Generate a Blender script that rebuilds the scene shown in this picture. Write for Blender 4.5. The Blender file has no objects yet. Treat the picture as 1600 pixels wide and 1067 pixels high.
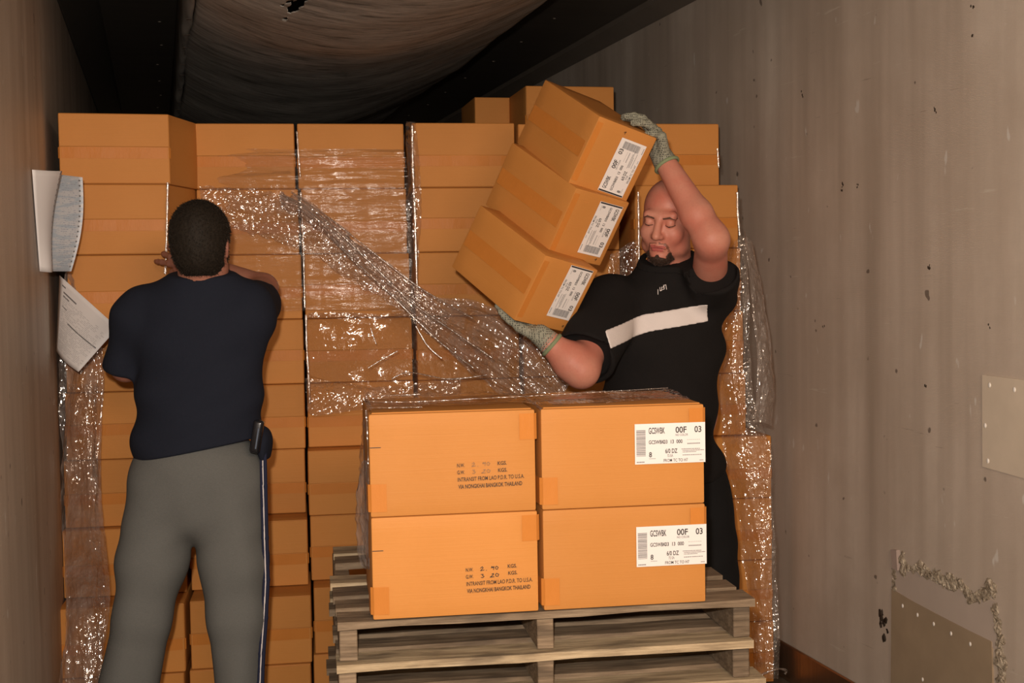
import bpy, bmesh, math, random
import numpy as np
from mathutils import Matrix, Vector

random.seed(7)
rng = np.random.default_rng(7)
scene = bpy.context.scene
COL = scene.collection

# ------------------------------------------------------------------ camera
F_PX = 2018.0
YAW, PITCH, ROLL = (math.radians(a) for a in (15.25, 2.86, -0.92))
CAM = np.array([0.0, 0.0, 1.55])


def _axes():
    cy, sy, cp, sp = math.cos(YAW), math.sin(YAW), math.cos(PITCH), math.sin(PITCH)
    fwd = np.array([sy * cp, cy * cp, -sp])
    right = np.array([cy, -sy, 0.0])
    up = np.cross(right, fwd)
    cr, sr = math.cos(ROLL), math.sin(ROLL)
    return fwd, cr * right + sr * up, -sr * right + cr * up


FWD, RGT, UPV = _axes()
cam_data = bpy.data.cameras.new('camera')
cam = bpy.data.objects.new('camera', cam_data)
COL.objects.link(cam)
cam.matrix_world = Matrix([[RGT[0], UPV[0], -FWD[0], CAM[0]], [RGT[1], UPV[1], -FWD[1], CAM[1]],
                           [RGT[2], UPV[2], -FWD[2], CAM[2]], [0, 0, 0, 1]])
cam_data.sensor_width = 36.0
cam_data.lens = 36.0 * F_PX / 1600.0
cam_data.clip_start = 0.02
scene.camera = cam

# ------------------------------------------------------------------ light and exposure
world = bpy.data.worlds.new('dock_daylight')
scene.world = world
world.use_nodes = True
world.node_tree.nodes['Background'].inputs['Color'].default_value = (1.0, 0.80, 0.62, 1)
world.node_tree.nodes['Background'].inputs['Strength'].default_value = 0.40

fl = bpy.data.lights.new('camera_flash', 'AREA')
fl.shape = 'DISK'
fl.size = 0.055
fl.energy = 79.0
fl.color = (1.0, 0.90, 0.80)
flash = bpy.data.objects.new('camera_flash', fl)
COL.objects.link(flash)
flash.matrix_world = cam.matrix_world.copy()
flash.location = Vector(CAM + UPV * 0.13 - RGT * 0.06)

# warm lamp of the loading dock, hung outside the open doors behind the photographer
dl = bpy.data.lights.new('dock_lamp', 'AREA')
dl.shape = 'RECTANGLE'
dl.size, dl.size_y = 1.6, 0.5
dl.energy = 80.0
dl.color = (1.0, 0.70, 0.48)
dock = bpy.data.objects.new('dock_lamp', dl)
COL.objects.link(dock)
dock.location = (0.55, -1.5, 2.45)
dock.rotation_euler = (math.radians(80), 0, 0)

vs = scene.view_settings
vs.view_transform = 'Standard'
vs.look = 'None'
vs.exposure = 0.0
vs.gamma = 1.0
vs.use_curve_mapping = False
scene.cycles.max_bounces = 8
scene.cycles.transparent_max_bounces = 24
scene.cycles.caustics_reflective = False
scene.cycles.caustics_refractive = False
scene.cycles.sample_clamp_indirect = 4.0


def ray(x, y):
    return FWD + (x - 800.0) / F_PX * RGT - (y - 533.5) / F_PX * UPV


def at(x, y, d):
    """photo pixel at distance d along the viewing axis -> world point"""
    return CAM + d * ray(x, y)


def on_x(x, y, X):
    r = ray(x, y)
    return CAM + r * (X / r[0])


def on_plane(x, y, p0, yaw_deg):
    a = math.radians(yaw_deg)
    n = np.array([math.sin(a), math.cos(a), 0.0])
    r = ray(x, y)
    return CAM + r * (((np.asarray(p0) - CAM) @ n) / (r @ n))


def unit(v):
    v = np.asarray(v, float)
    return v / np.linalg.norm(v)


# ------------------------------------------------------------------ scene-graph helpers
def link(o, parent=None):
    COL.objects.link(o)
    if parent is not None:
        o.parent = parent
    return o


def tag(o, label=None, cat=None, group=None, kind=None):
    if label: o['label'] = label
    if cat: o['category'] = cat
    if group: o['group'] = group
    if kind: o['kind'] = kind
    return o


def empty(name, loc=(0, 0, 0), rz=0.0):
    o = bpy.data.objects.new(name, None)
    o.empty_display_size = 0.05
    o.location = loc
    o.rotation_euler = (0, 0, rz)
    return link(o)


def mesh_obj(name, verts, faces, mat=None, parent=None, smooth=False, mats=None, midx=None):
    me = bpy.data.meshes.new(name)
    me.from_pydata([tuple(v) for v in verts], [], [tuple(f) for f in faces])
    for m in (mats or ([mat] if mat else [])):
        me.materials.append(m)
    if midx is not None:
        me.polygons.foreach_set('material_index', np.asarray(midx, dtype=np.int32))
    if smooth:
        me.polygons.foreach_set('use_smooth', np.ones(len(me.polygons), dtype=bool))
    me.update()
    return link(bpy.data.objects.new(name, me), parent)


def bm_obj(name, bm, mat=None, parent=None, smooth=False):
    me = bpy.data.meshes.new(name)
    bm.normal_update()
    bm.to_mesh(me)
    bm.free()
    if mat: me.materials.append(mat)
    if smooth:
        me.polygons.foreach_set('use_smooth', np.ones(len(me.polygons), dtype=bool))
    return link(bpy.data.objects.new(name, me), parent)


def box_bm(c, s, bevel=0.0, seg=1, bm=None, jitter=0.0, rnd=None):
    bm = bm or bmesh.new()
    r = bmesh.ops.create_cube(bm, size=1.0)
    vs_ = r['verts']
    for v in vs_:
        v.co = Vector((v.co.x * s[0] + c[0], v.co.y * s[1] + c[1], v.co.z * s[2] + c[2]))
        if jitter:
            v.co += Vector([(rnd or random).uniform(-jitter, jitter) for _ in range(3)])
    if bevel:
        es = list({e for v in vs_ for e in v.link_edges})
        bmesh.ops.bevel(bm, geom=es, offset=bevel, segments=seg, affect='EDGES', profile=0.5)
    return bm


def copy_tree(o, parent=None):
    c = o.copy()
    COL.objects.link(c)
    c.parent = parent
    for ch in list(o.children):
        copy_tree(ch, c)
    return c


# ------------------------------------------------------------------ numpy noise
def _hash(ix, iy, seed):
    n = (ix * 374761393 + iy * 668265263 + seed * 974711) & 0x7fffffff
    n = ((n ^ (n >> 13)) * 1274126177) & 0x7fffffff
    return ((n ^ (n >> 16)) & 0xffff) / 65535.0


def vnoise(x, y, seed=0):
    xi, yi = np.floor(x).astype(np.int64), np.floor(y).astype(np.int64)
    fx, fy = x - xi, y - yi
    fx, fy = fx * fx * (3 - 2 * fx), fy * fy * (3 - 2 * fy)
    a, b = _hash(xi, yi, seed), _hash(xi + 1, yi, seed)
    c, d = _hash(xi, yi + 1, seed), _hash(xi + 1, yi + 1, seed)
    return (a * (1 - fx) + b * fx) * (1 - fy) + (c * (1 - fx) + d * fx) * fy


def fbm(x, y, seed=0, octv=4, ridged=False):
    t, amp = 0.0, 0.5
    for o in range(octv):
        n = vnoise(x, y, seed + o * 17)
        t = t + amp * ((1 - abs(2 * n - 1)) if ridged else (n - 0.5) * 2)
        x, y, amp = x * 2.03 + 3.1, y * 2.03 + 1.7, amp * 0.5
    return t


# ------------------------------------------------------------------ materials
class NT:
    """small node-tree writer"""

    def __init__(self, name):
        self.m = bpy.data.materials.new(name)
        self.m.use_nodes = True
        self.t = self.m.node_tree
        self.b = self.t.nodes['Principled BSDF']
        self.out = self.t.nodes['Material Output']

    def n(self, typ, **kw):
        nd = self.t.nodes.new(typ)
        for k, v in kw.items():
            if k.startswith('i_'):
                nd.inputs[k[2:].replace('_', ' ')].default_value = v
            else:
                setattr(nd, k, v)
        return nd

    def l(self, a, b):
        self.t.links.new(a, b)

    def coord(self, which='Object', scale=(1, 1, 1), rot=(0, 0, 0)):
        tc = self.n('ShaderNodeTexCoord')
        mp = self.n('ShaderNodeMapping')
        mp.inputs['Scale'].default_value = scale
        mp.inputs['Rotation'].default_value = rot
        self.l(tc.outputs[which], mp.inputs['Vector'])
        return mp.outputs['Vector']

    def noise(self, vec, scale, detail=4, rough=0.55):
        nd = self.n('ShaderNodeTexNoise')
        nd.inputs['Scale'].default_value = scale
        nd.inputs['Detail'].default_value = detail
        nd.inputs['Roughness'].default_value = rough
        self.l(vec, nd.inputs['Vector'])
        return nd.outputs['Fac']

    def ramp(self, fac, stops):
        nd = self.n('ShaderNodeValToRGB')
        cr = nd.color_ramp
        while len(cr.elements) < len(stops):
            cr.elements.new(0.5)
        for e, (p, c) in zip(cr.elements, stops):
            e.position = p
            e.color = (c[0], c[1], c[2], 1) if not isinstance(c, (int, float)) else (c, c, c, 1)
        self.l(fac, nd.inputs['Fac'])
        return nd.outputs['Color']

    def mix(self, fac, a, b, mode='MIX'):
        nd = self.n('ShaderNodeMix', data_type='RGBA', blend_type=mode)
        for s, v in ((nd.inputs['Factor'], fac), (nd.inputs['A'], a), (nd.inputs['B'], b)):
            pass
        ins = [i for i in nd.inputs if i.enabled]
        fi = nd.inputs[0]; ai = nd.inputs[6]; bi = nd.inputs[7]
        for s, v in ((fi, fac), (ai, a), (bi, b)):
            if hasattr(v, 'links'):
                self.l(v, s)
            elif isinstance(v, (int, float)):
                s.default_value = v
            else:
                s.default_value = (v[0], v[1], v[2], 1)
        return nd.outputs[2]

    def math(self, op, a, b=None, c=None):
        nd = self.n('ShaderNodeMath', operation=op)
        for s, v in zip(nd.inputs, (a, b, c)):
            if v is None: continue
            if hasattr(v, 'links'): self.l(v, s)
            else: s.default_value = v
        return nd.outputs[0]

    def bump(self, h, strength=0.3, dist=0.002, nrm=None):
        nd = self.n('ShaderNodeBump')
        nd.inputs['Strength'].default_value = strength
        nd.inputs['Distance'].default_value = dist
        self.l(h, nd.inputs['Height'])
        if nrm is not None: self.l(nrm, nd.inputs['Normal'])
        return nd.outputs['Normal']

    def set(self, col=None, rough=None, metal=None, spec=None, nrm=None):
        for key, v in (('Base Color', col), ('Roughness', rough), ('Metallic', metal), ('Specular IOR Level', spec), ('Normal', nrm)):
            if v is None: continue
            s = self.b.inputs[key]
            if hasattr(v, 'links'): self.l(v, s)
            elif isinstance(v, (int, float)): s.default_value = v
            else: s.default_value = (v[0], v[1], v[2], 1)
        return self.m


def plain(name, col, rough=0.6, metal=0.0, spec=0.4, var=0.12, scale=30):
    t = NT(name)
    v = t.coord('Object')
    f = t.noise(v, scale)
    c = t.mix(f, [x * (1 - var) for x in col], [min(1, x * (1 + var)) for x in col])
    return t.set(c, rough, metal, spec)


def mat_cardboard():
    t = NT('cardboard')
    v = t.coord('Object')
    oi = t.n('ShaderNodeObjectInfo')
    base = t.mix(t.noise(v, 6, 5), (0.550, 0.232, 0.055), (0.615, 0.268, 0.071))
    fib = t.noise(t.coord('Object', (40, 40, 260)), 3, 3)
    base = t.mix(t.math('MULTIPLY', fib, 0.16), base, (0.40, 0.12, 0.02))
    hsv = t.n('ShaderNodeHueSaturation')
    t.l(base, hsv.inputs['Color'])
    t.l(t.math('MULTIPLY_ADD', oi.outputs['Random'], 0.14, 0.93), hsv.inputs['Value'])
    h = t.noise(t.coord('Object', (2, 2, 150)), 2, 2)
    dents = t.noise(v, 9, 3)
    hh = t.math('ADD', t.math('MULTIPLY', h, 0.25), dents)
    return t.set(hsv.outputs['Color'], 0.55, 0, 0.16, t.bump(hh, 0.35, 0.004))


def mat_tape():
    t = NT('packing_tape')
    v = t.coord('Object', (1, 1, 1))
    c = t.mix(t.noise(v, 14, 3), (0.525, 0.188, 0.034), (0.595, 0.222, 0.046))
    h = t.noise(t.coord('Object', (30, 30, 8)), 3, 4, 0.7)
    return t.set(c, 0.40, 0, 0.14, t.bump(h, 0.2, 0.004))


def mat_wood(name, dark, mid, pale):
    t = NT(name)
    v = t.coord('Object', (2, 14, 30))
    oi = t.n('ShaderNodeObjectInfo')
    g = t.noise(v, 3, 6, 0.65)
    c = t.ramp(g, [(0.28, dark), (0.5, mid), (0.72, pale)])
    c = t.mix(t.math('MULTIPLY', oi.outputs['Random'], 0.85), c, t.ramp(g, [(0.3, [x * 0.62 for x in dark]), (0.7, [mid[0] * 0.72, mid[1] * 0.76, mid[2] * 0.82])]))
    st = t.ramp(t.noise(t.coord('Object', (1.2, 5, 5)), 4, 3), [(0.52, 0.0), (0.68, 1.0)])
    c = t.mix(t.math('MULTIPLY', st, 0.6), c, (0.075, 0.056, 0.04))
    fine = t.noise(t.coord('Object', (3, 60, 120)), 2, 4)
    c = t.mix(t.math('MULTIPLY', t.ramp(fine, [(0.35, 1.0), (0.5, 0.0)]), 0.35), c, (0.06, 0.045, 0.032))
    return t.set(c, 0.8, 0, 0.2, t.bump(g, 0.6, 0.004))


def mat_wall():
    t = NT('trailer_wall_panel')
    v = t.coord('Object')
    # vertical dirt streaks (object Y runs along the wall, Z up)
    s1 = t.noise(t.coord('Object', (1, 3.4, 0.22)), 1.6, 3, 0.5)
    s2 = t.noise(t.coord('Object', (1, 9, 0.9)), 2.0, 3)
    blot = t.noise(v, 2.2, 6, 0.65)
    c = t.ramp(s1, [(0.30, (0.400, 0.328, 0.264)), (0.5, (0.585, 0.497, 0.416)), (0.72, (0.692, 0.607, 0.517))])
    c = t.mix(t.math('MULTIPLY', t.ramp(s2, [(0.35, 1.0), (0.6, 0.0)]), 0.16), c, (0.370, 0.308, 0.254))
    c = t.mix(t.math('MULTIPLY', t.ramp(blot, [(0.42, 1.0), (0.62, 0.0)]), 0.35), c, (0.429, 0.348, 0.274))
    # pale scuffs and long scratches
    sc = t.noise(t.coord('Object', (1, 0.6, 9), (0.22, 0, 0)), 3.5, 5, 0.7)
    c = t.mix(t.math('MULTIPLY', t.ramp(sc, [(0.66, 0.0), (0.70, 1.0)]), 0.28), c, (0.800, 0.796, 0.690))
    sd = t.noise(t.coord('Object', (1, 0.7, 14), (-0.12, 0, 0)), 4.0, 5, 0.7)
    c = t.mix(t.math('MULTIPLY', t.ramp(sd, [(0.68, 0.0), (0.71, 1.0)]), 0.5), c, (0.214, 0.169, 0.132))
    # small dark chips and pale nicks
    chip = t.noise(v, 17, 2, 0.4)
    c = t.mix(t.math('MULTIPLY', t.ramp(chip, [(0.74, 0.0), (0.765, 1.0)]), 0.8), c, (0.117, 0.090, 0.071))
    nick = t.noise(t.coord('Object', (1, 2.2, 1)), 11, 2, 0.4)
    c = t.mix(t.math('MULTIPLY', t.ramp(nick, [(0.73, 0.0), (0.77, 1.0)]), 0.5), c, (0.800, 0.800, 0.771))
    weave = t.n('ShaderNodeTexWave', wave_type='BANDS', bands_direction='Z')
    t.l(v, weave.inputs['Vector'])
    weave.inputs['Scale'].default_value = 95
    weave.inputs['Distortion'].default_value = 3.5
    weave.inputs['Detail'].default_value = 3
    h = t.math('ADD', t.math('MULTIPLY', weave.outputs['Fac'], 0.05), t.math('MULTIPLY', t.noise(t.coord('Object', (1, 5, 0.7)), 1.3, 3), 0.4))
    c = t.mix(t.math('MULTIPLY', weave.outputs['Fac'], 0.08), c, (0.332, 0.278, 0.233))
    return t.set(c, 0.48, 0, 0.4, t.bump(h, 0.35, 0.012))


def mat_film(name, haze=0.10, tint=(0.96, 0.94, 0.92), scale=60, stretch=(1, 1, 1), strength=0.8, gloss=0.13, rough=0.10, dimple=0.0):
    t = NT(name)
    t.t.nodes.remove(t.b)
    v = t.coord('Object', stretch)
    h2 = t.noise(v, scale * 0.25, 3, 0.6)
    if dimple:
        vo = t.n('ShaderNodeTexVoronoi', feature='SMOOTH_F1')
        vo.inputs['Scale'].default_value = scale
        vo.inputs['Smoothness'].default_value = 0.35
        wv = t.n('ShaderNodeVectorMath', operation='MULTIPLY_ADD')
        nz = t.n('ShaderNodeTexNoise')
        nz.inputs['Scale'].default_value = scale * 0.6
        t.l(v, nz.inputs['Vector'])
        t.l(nz.outputs['Color'], wv.inputs[0])
        wv.inputs[1].default_value = (dimple, dimple, dimple)
        t.l(v, wv.inputs[2])
        t.l(wv.outputs[0], vo.inputs['Vector'])
        h1 = t.math('POWER', vo.outputs['Distance'], 2.0)
        nrm = t.bump(t.math('ADD', h1, t.math('MULTIPLY', h2, 0.8)), strength, 0.010)
    else:
        h1 = t.noise(v, scale, 4, 0.7)
        nrm = t.bump(t.math('ADD', h1, t.math('MULTIPLY', h2, 2.0)), strength, 0.014)
    tr = t.n('ShaderNodeBsdfTransparent')
    tr.inputs['Color'].default_value = (*tint, 1)
    gl = t.n('ShaderNodeBsdfGlossy')
    gl.inputs['Roughness'].default_value = rough
    gl.inputs['Color'].default_value = (1, 1, 1, 1)
    t.l(nrm, gl.inputs['Normal'])
    df = t.n('ShaderNodeBsdfDiffuse')
    df.inputs['Color'].default_value = (0.64, 0.56, 0.52, 1)
    t.l(nrm, df.inputs['Normal'])
    m1 = t.n('ShaderNodeMixShader')
    hz = t.math('MULTIPLY', t.ramp(h2, [(0.35, 0.15), (0.7, 1.0)]), haze)
    t.l(hz, m1.inputs[0]); t.l(tr.outputs[0], m1.inputs[1]); t.l(df.outputs[0], m1.inputs[2])
    fr = t.n('ShaderNodeFresnel')
    fr.inputs['IOR'].default_value = 1.45
    m2 = t.n('ShaderNodeMixShader')
    t.l(t.math('MINIMUM', t.math('ADD', fr.outputs[0], gloss - 0.035), 0.35), m2.inputs[0])
    t.l(m1.outputs[0], m2.inputs[1]); t.l(gl.outputs[0], m2.inputs[2])
    t.l(m2.outputs[0], t.out.inputs['Surface'])
    return t.m


def mat_cloth(name, col, scale=500, rough=0.9, heather=0.15):
    t = NT(name)
    v = t.coord('Object')
    f = t.noise(t.coord('Object', (1, 1, 3)), scale * 0.35, 3, 0.7)
    g = t.noise(v, 7, 3)
    c = t.mix(f, [x * (1 - heather) for x in col], [x * (1 + heather) for x in col])
    c = t.mix(t.math('MULTIPLY', g, 0.25), c, [x * 0.75 for x in col])
    m = t.set(c, rough, 0, 0.15, t.bump(t.noise(v, scale, 2), 0.35, 0.002))
    return m


def mat_skin(name, col, red):
    t = NT(name)
    v = t.coord('Object')
    c = t.mix(t.ramp(t.noise(v, 11, 4), [(0.3, 0.0), (0.7, 1.0)]), col, red)
    c = t.mix(t.math('MULTIPLY', t.ramp(t.noise(v, 160, 3), [(0.45, 0.0), (0.75, 1.0)]), 0.18), c, [x * 0.7 for x in red])
    m = t.set(c, 0.5, 0, 0.35, t.bump(t.noise(v, 260, 3), 0.2, 0.002))
    t.b.inputs['Subsurface Weight'].default_value = 0.08
    t.b.inputs['Subsurface Radius'].default_value = (0.010, 0.004, 0.002)
    return m


def mat_glove(name, col):
    t = NT(name)
    v = t.coord('Object')
    w = t.n('ShaderNodeTexVoronoi', feature='F1')
    w.inputs['Scale'].default_value = 165
    w.inputs['Randomness'].default_value = 0.25
    t.l(v, w.inputs['Vector'])
    dot = t.ramp(w.outputs['Distance'], [(0.30, 1.0), (0.42, 0.0)])
    c = t.mix(t.noise(v, 300, 2), [x * 0.8 for x in col], [x * 1.15 for x in col])
    c = t.mix(t.math('MULTIPLY', dot, 0.85), c, (0.03, 0.03, 0.028))
    return t.set(c, 0.85, 0, 0.2, t.bump(t.noise(v, 420, 2), 0.5, 0.003))


M = {
    'card': mat_cardboard(), 'tape': mat_tape(), 'wood': mat_wood('weathered_wood', (0.15, 0.105, 0.066), (0.31, 0.225, 0.145), (0.45, 0.34, 0.22)), 'wood_pale': mat_wood('pale_wood', (0.26, 0.19, 0.115), (0.52, 0.40, 0.25), (0.66, 0.53, 0.35)), 'wall': mat_wall(),
    'ceiling': None,
}


def build_more_materials():
    t = NT('ceiling_liner')
    v = t.coord('Object')
    c = t.mix(t.noise(t.coord('Object', (1, 8, 1)), 1.5, 4), (0.050, 0.043, 0.035), (0.085, 0.072, 0.058))
    M['ceiling'] = t.set(c, 0.55, 0, 0.3)
    t = NT('duct_fabric')
    s = t.noise(t.coord('Object', (2.2, 9, 1), (0, 0, -0.16)), 2.2, 8, 0.72)
    s2 = t.noise(t.coord('Object', (5, 30, 1), (0, 0, -0.25)), 1.5, 5, 0.75)
    c = t.ramp(s, [(0.34, (0.115, 0.107, 0.095)), (0.47, (0.30, 0.28, 0.25)), (0.66, (0.42, 0.385, 0.345))])
    c = t.mix(t.math('MULTIPLY', t.ramp(s2, [(0.35, 1.0), (0.55, 0.0)]), 0.45), c, (0.08, 0.075, 0.067))
    M['duct'] = t.set(c, 0.8, 0, 0.15, t.bump(t.math('ADD', s, t.math('MULTIPLY', s2, 0.3)), 0.3, 0.01))
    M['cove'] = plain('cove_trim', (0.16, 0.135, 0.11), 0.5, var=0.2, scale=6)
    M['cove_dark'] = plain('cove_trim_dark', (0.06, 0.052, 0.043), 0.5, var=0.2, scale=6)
    t = NT('kick_plate_metal')
    c = t.mix(t.noise(t.coord('Object', (1, 12, 0.6)), 2, 5), (0.30, 0.18, 0.11), (0.46, 0.30, 0.19))
    M['kick'] = t.set(c, 0.28, 0.85, 0.5, t.bump(t.noise(t.coord('Object', (1, 20, 1)), 2, 3), 0.3, 0.004))
    t = NT('floor_decking')
    c = t.mix(t.noise(t.coord('Object', (30, 1.5, 1)), 1.5, 5), (0.07, 0.052, 0.038), (0.16, 0.12, 0.085))
    M['floor'] = t.set(c, 0.6, 0, 0.3)
    M['paper'] = plain('paper_white', (0.80, 0.78, 0.78), 0.7, var=0.02, scale=12)
    t = NT('printout_blue_bars')
    w = t.noise(t.coord('Object', (6, 6, 55)), 1.6, 3, 0.6)
    w2 = t.noise(t.coord('Object', (60, 60, 160)), 2, 2)
    c = t.mix(t.math('MULTIPLY', t.ramp(w, [(0.45, 0.0), (0.55, 1.0)]), 0.7), (0.74, 0.75, 0.78), (0.50, 0.60, 0.70))
    c = t.mix(t.math('MULTIPLY', t.ramp(w2, [(0.55, 0.0), (0.65, 1.0)]), 0.3), c, (0.42, 0.42, 0.50))
    M['paper_blue'] = t.set(c, 0.7, 0, 0.3)
    M['ink'] = plain('black_ink', (0.025, 0.022, 0.022), 0.6, var=0.1)
    M['ink_grey'] = plain('grey_print', (0.20, 0.195, 0.20), 0.7, var=0.1)
    M['ink_brown'] = plain('stencil_ink', (0.045, 0.022, 0.012), 0.6, var=0.3, scale=200)
    M['ink_faint'] = plain('worn_ink', (0.30, 0.155, 0.065), 0.6, var=0.2, scale=200)
    M['label'] = plain('label_paper', (0.80, 0.76, 0.74), 0.45, var=0.02, scale=20)
    M['shirt_navy'] = mat_cloth('navy_jersey', (0.0135, 0.0165, 0.027), heather=0.2)
    M['shirt_black'] = mat_cloth('black_jersey', (0.0105, 0.0092, 0.009), heather=0.2)
    M['pants_grey'] = mat_cloth('grey_fleece', (0.125, 0.128, 0.122), heather=0.22)
    M['pants_black'] = mat_cloth('black_trouser_cloth', (0.0085, 0.0082, 0.0085), heather=0.2)
    M['white_cloth'] = mat_cloth('white_cloth', (0.72, 0.66, 0.64), heather=0.05)
    M['navy_cloth'] = mat_cloth('navy_piping', (0.02, 0.024, 0.05), heather=0.1)
    M['skin_a'] = mat_skin('skin_pale', (0.52, 0.240, 0.170), (0.50, 0.165, 0.115))
    M['skin_b'] = mat_skin('skin_tanned', (0.34, 0.155, 0.105), (0.32, 0.125, 0.085))
    M['shaved'] = mat_skin('shaved_skin', (0.25, 0.105, 0.072), (0.22, 0.085, 0.058))
    M['mouth'] = plain('mouth_line_skin', (0.13, 0.03, 0.025), 0.6)
    M['lip'] = mat_skin('lip_skin', (0.42, 0.105, 0.088), (0.38, 0.09, 0.075))
    t = NT('dark_hair')
    c = t.mix(t.noise(t.coord('Object', (1, 1, 0.3)), 150, 3), (0.007, 0.0055, 0.004), (0.028, 0.021, 0.015))
    M['hair'] = t.set(c, 0.7, 0, 0.15)
    M['beard'] = plain('brown_beard', (0.035, 0.018, 0.011), 0.7, var=0.4, scale=300)
    M['brow'] = plain('brow_hair', (0.10, 0.045, 0.03), 0.7, var=0.4, scale=500)
    M['stubble'] = plain('shaved_hair', (0.17, 0.085, 0.06), 0.6, var=0.25, scale=400)
    M['glove'] = mat_glove('knit_glove', (0.30, 0.30, 0.235))
    M['cuff'] = plain('green_glove_cuff', (0.21, 0.25, 0.14), 0.9, var=0.2, scale=300)
    M['shoe'] = plain('dark_shoe_leather', (0.02, 0.018, 0.017), 0.5)
    M['black_plastic'] = plain('black_gloss_plastic', (0.010, 0.011, 0.014), 0.18, spec=0.6)
    M['rivet'] = plain('rivet_metal', (0.82, 0.79, 0.74), 0.4, 0.0, 0.6, var=0.05)
    M['plate'] = plain('painted_plate', (0.66, 0.57, 0.455), 0.5, var=0.12, scale=9)
    M['plate_dark'] = plain('bare_plate', (0.36, 0.275, 0.185), 0.5, var=0.18, scale=9)
    M['plate_grey'] = plain('grey_panel_patch', (0.50, 0.42, 0.36), 0.5, var=0.1, scale=9)
    t = NT('spray_foam')
    v = t.coord('Object')
    c = t.ramp(t.noise(v, 55, 4, 0.7), [(0.3, (0.13, 0.10, 0.068)), (0.5, (0.34, 0.28, 0.205)), (0.68, (0.62, 0.54, 0.42))])
    M['foam'] = t.set(c, 0.6, 0, 0.5, t.bump(t.noise(v, 120, 3), 0.9, 0.006))
    M['gouge'] = plain('dark_gouge', (0.045, 0.032, 0.022), 0.8, var=0.4, scale=60)
    M['film'] = mat_film('stretch_film_crinkled', 0.13, scale=70, strength=0.45, gloss=0.15, rough=0.10, dimple=0.02)
    M['film_tight'] = mat_film('stretch_film_tight', 0.05, (0.97, 0.96, 0.95), 26, (0.35, 0.35, 3.2), 0.30, 0.07, 0.16)
    M['film_roll'] = mat_film('stretch_film_gathered', 0.27, (0.93, 0.90, 0.88), 60, (1.2, 1.2, 0.7), 0.5, 0.15, 0.11, 0.02)
    M['film_dense'] = mat_film('stretch_film_bunched', 0.42, (0.80, 0.74, 0.70), 50, (1.2, 1.2, 0.5), 0.5, 0.12, 0.14, 0.02)
    M['film_glint'] = mat_film('stretch_film_glint', 0.12, scale=60, strength=0.25, gloss=0.30, rough=0.16)  # extra glossy film for the tubes added as highlight streaks and glints
    M['film_loose'] = mat_film('stretch_film_smooth', 0.05, scale=11, strength=0.6, gloss=0.09, rough=0.07)


build_more_materials()

# ------------------------------------------------------------------ the setting
XL, XR, ZC = -0.345, 2.27, 2.78
YB, YE = -0.7, 11.0


def slab(name, lo, hi, mat, kind='structure', bevel=0.0):
    c = [(a + b) / 2 for a, b in zip(lo, hi)]
    s = [b - a for a, b in zip(lo, hi)]
    o = bm_obj(name, box_bm((0, 0, 0), s, bevel), mat)
    o.location = c
    return tag(o, kind=kind)


floor = slab('floor', (XL - 0.12, YB, -0.12), (XR + 0.12, YE + 0.1, 0.0), M['floor'])
wall_l = slab('wall_left', (XL - 0.10, YB, 0.0), (XL, YE, ZC), M['wall'])
wall_r = slab('wall_right', (XR, YB, 0.0), (XR + 0.10, YE, ZC), M['wall'])
wall_e = slab('wall_back', (XL - 0.1, YE, 0.0), (XR + 0.1, YE + 0.1, ZC), M['wall'])
ceil = slab('ceiling', (XL - 0.1, YB, ZC), (XR + 0.1, YE + 0.1, ZC + 0.1), M['ceiling'])
tag(floor, 'dark worn trailer floor under the pallets and box stacks')
tag(wall_l, 'grimy grey trailer side panel at left with papers tucked on it')
tag(wall_r, 'scuffed taupe trailer side panel at right with riveted patches')
tag(wall_e, 'far nose panel of the trailer behind the cargo')
tag(ceil, 'dark trailer ceiling with small rivets')
b1 = slab('baseboard_right', (XR - 0.012, YB, 0.0), (XR, YE, 0.142), M['kick'], bevel=0.004)
b2 = slab('baseboard_left', (XL, YB, 0.0), (XL + 0.012, YE, 0.142), M['kick'], bevel=0.004)
tag(b1, 'reddish metal kick strip along foot of right panel')
tag(b2, 'metal kick strip along foot of left panel')


def prism_y(name, pts, mat):
    n = len(pts)
    v = [(x, YB, z) for x, z in pts] + [(x, YE, z) for x, z in pts]
    f = [tuple(range(n))[::-1], tuple(range(n, 2 * n))] + [(i, (i + 1) % n, n + (i + 1) % n, n + i) for i in range(n)]
    return tag(mesh_obj(name, v, f, mat), kind='structure')


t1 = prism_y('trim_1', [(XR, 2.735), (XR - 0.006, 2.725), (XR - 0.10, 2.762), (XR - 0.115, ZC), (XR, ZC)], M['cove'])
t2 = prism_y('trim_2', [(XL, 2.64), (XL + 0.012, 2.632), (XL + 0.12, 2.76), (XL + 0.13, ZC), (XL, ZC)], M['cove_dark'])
tag(t1, 'dark cove strip between right panel and ceiling')
tag(t2, 'dark cove strip between left panel and ceiling')

# rivets of the ceiling: too small to pick apart one by one -> one part
bm = bmesh.new()
for X, st, sp in ((0.03, 3.9, 0.62), (1.62, 4.3, 0.55), (1.86, 4.1, 0.62)):
    for k in range(10):
        m = Matrix.Translation((X + 0.01 * (k % 3), st + k * sp, ZC)) @ Matrix.Diagonal((1, 1, 0.45, 1))
        bmesh.ops.create_uvsphere(bm, u_segments=8, v_segments=4, radius=0.009, matrix=m)
riv = bm_obj('ceiling_rivets', bm, M['cove'], None, True)
riv.parent = ceil
riv.matrix_parent_inverse = Matrix.Translation(-ceil.location)
tag(riv, kind='stuff')

# ---- sagging fabric air duct under the ceiling
duct = empty('air_duct', (0.75, 5.2, 2.35))
tag(duct, 'long grey fabric air duct sagging under the dark ceiling, torn near camera', 'air duct')


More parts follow.
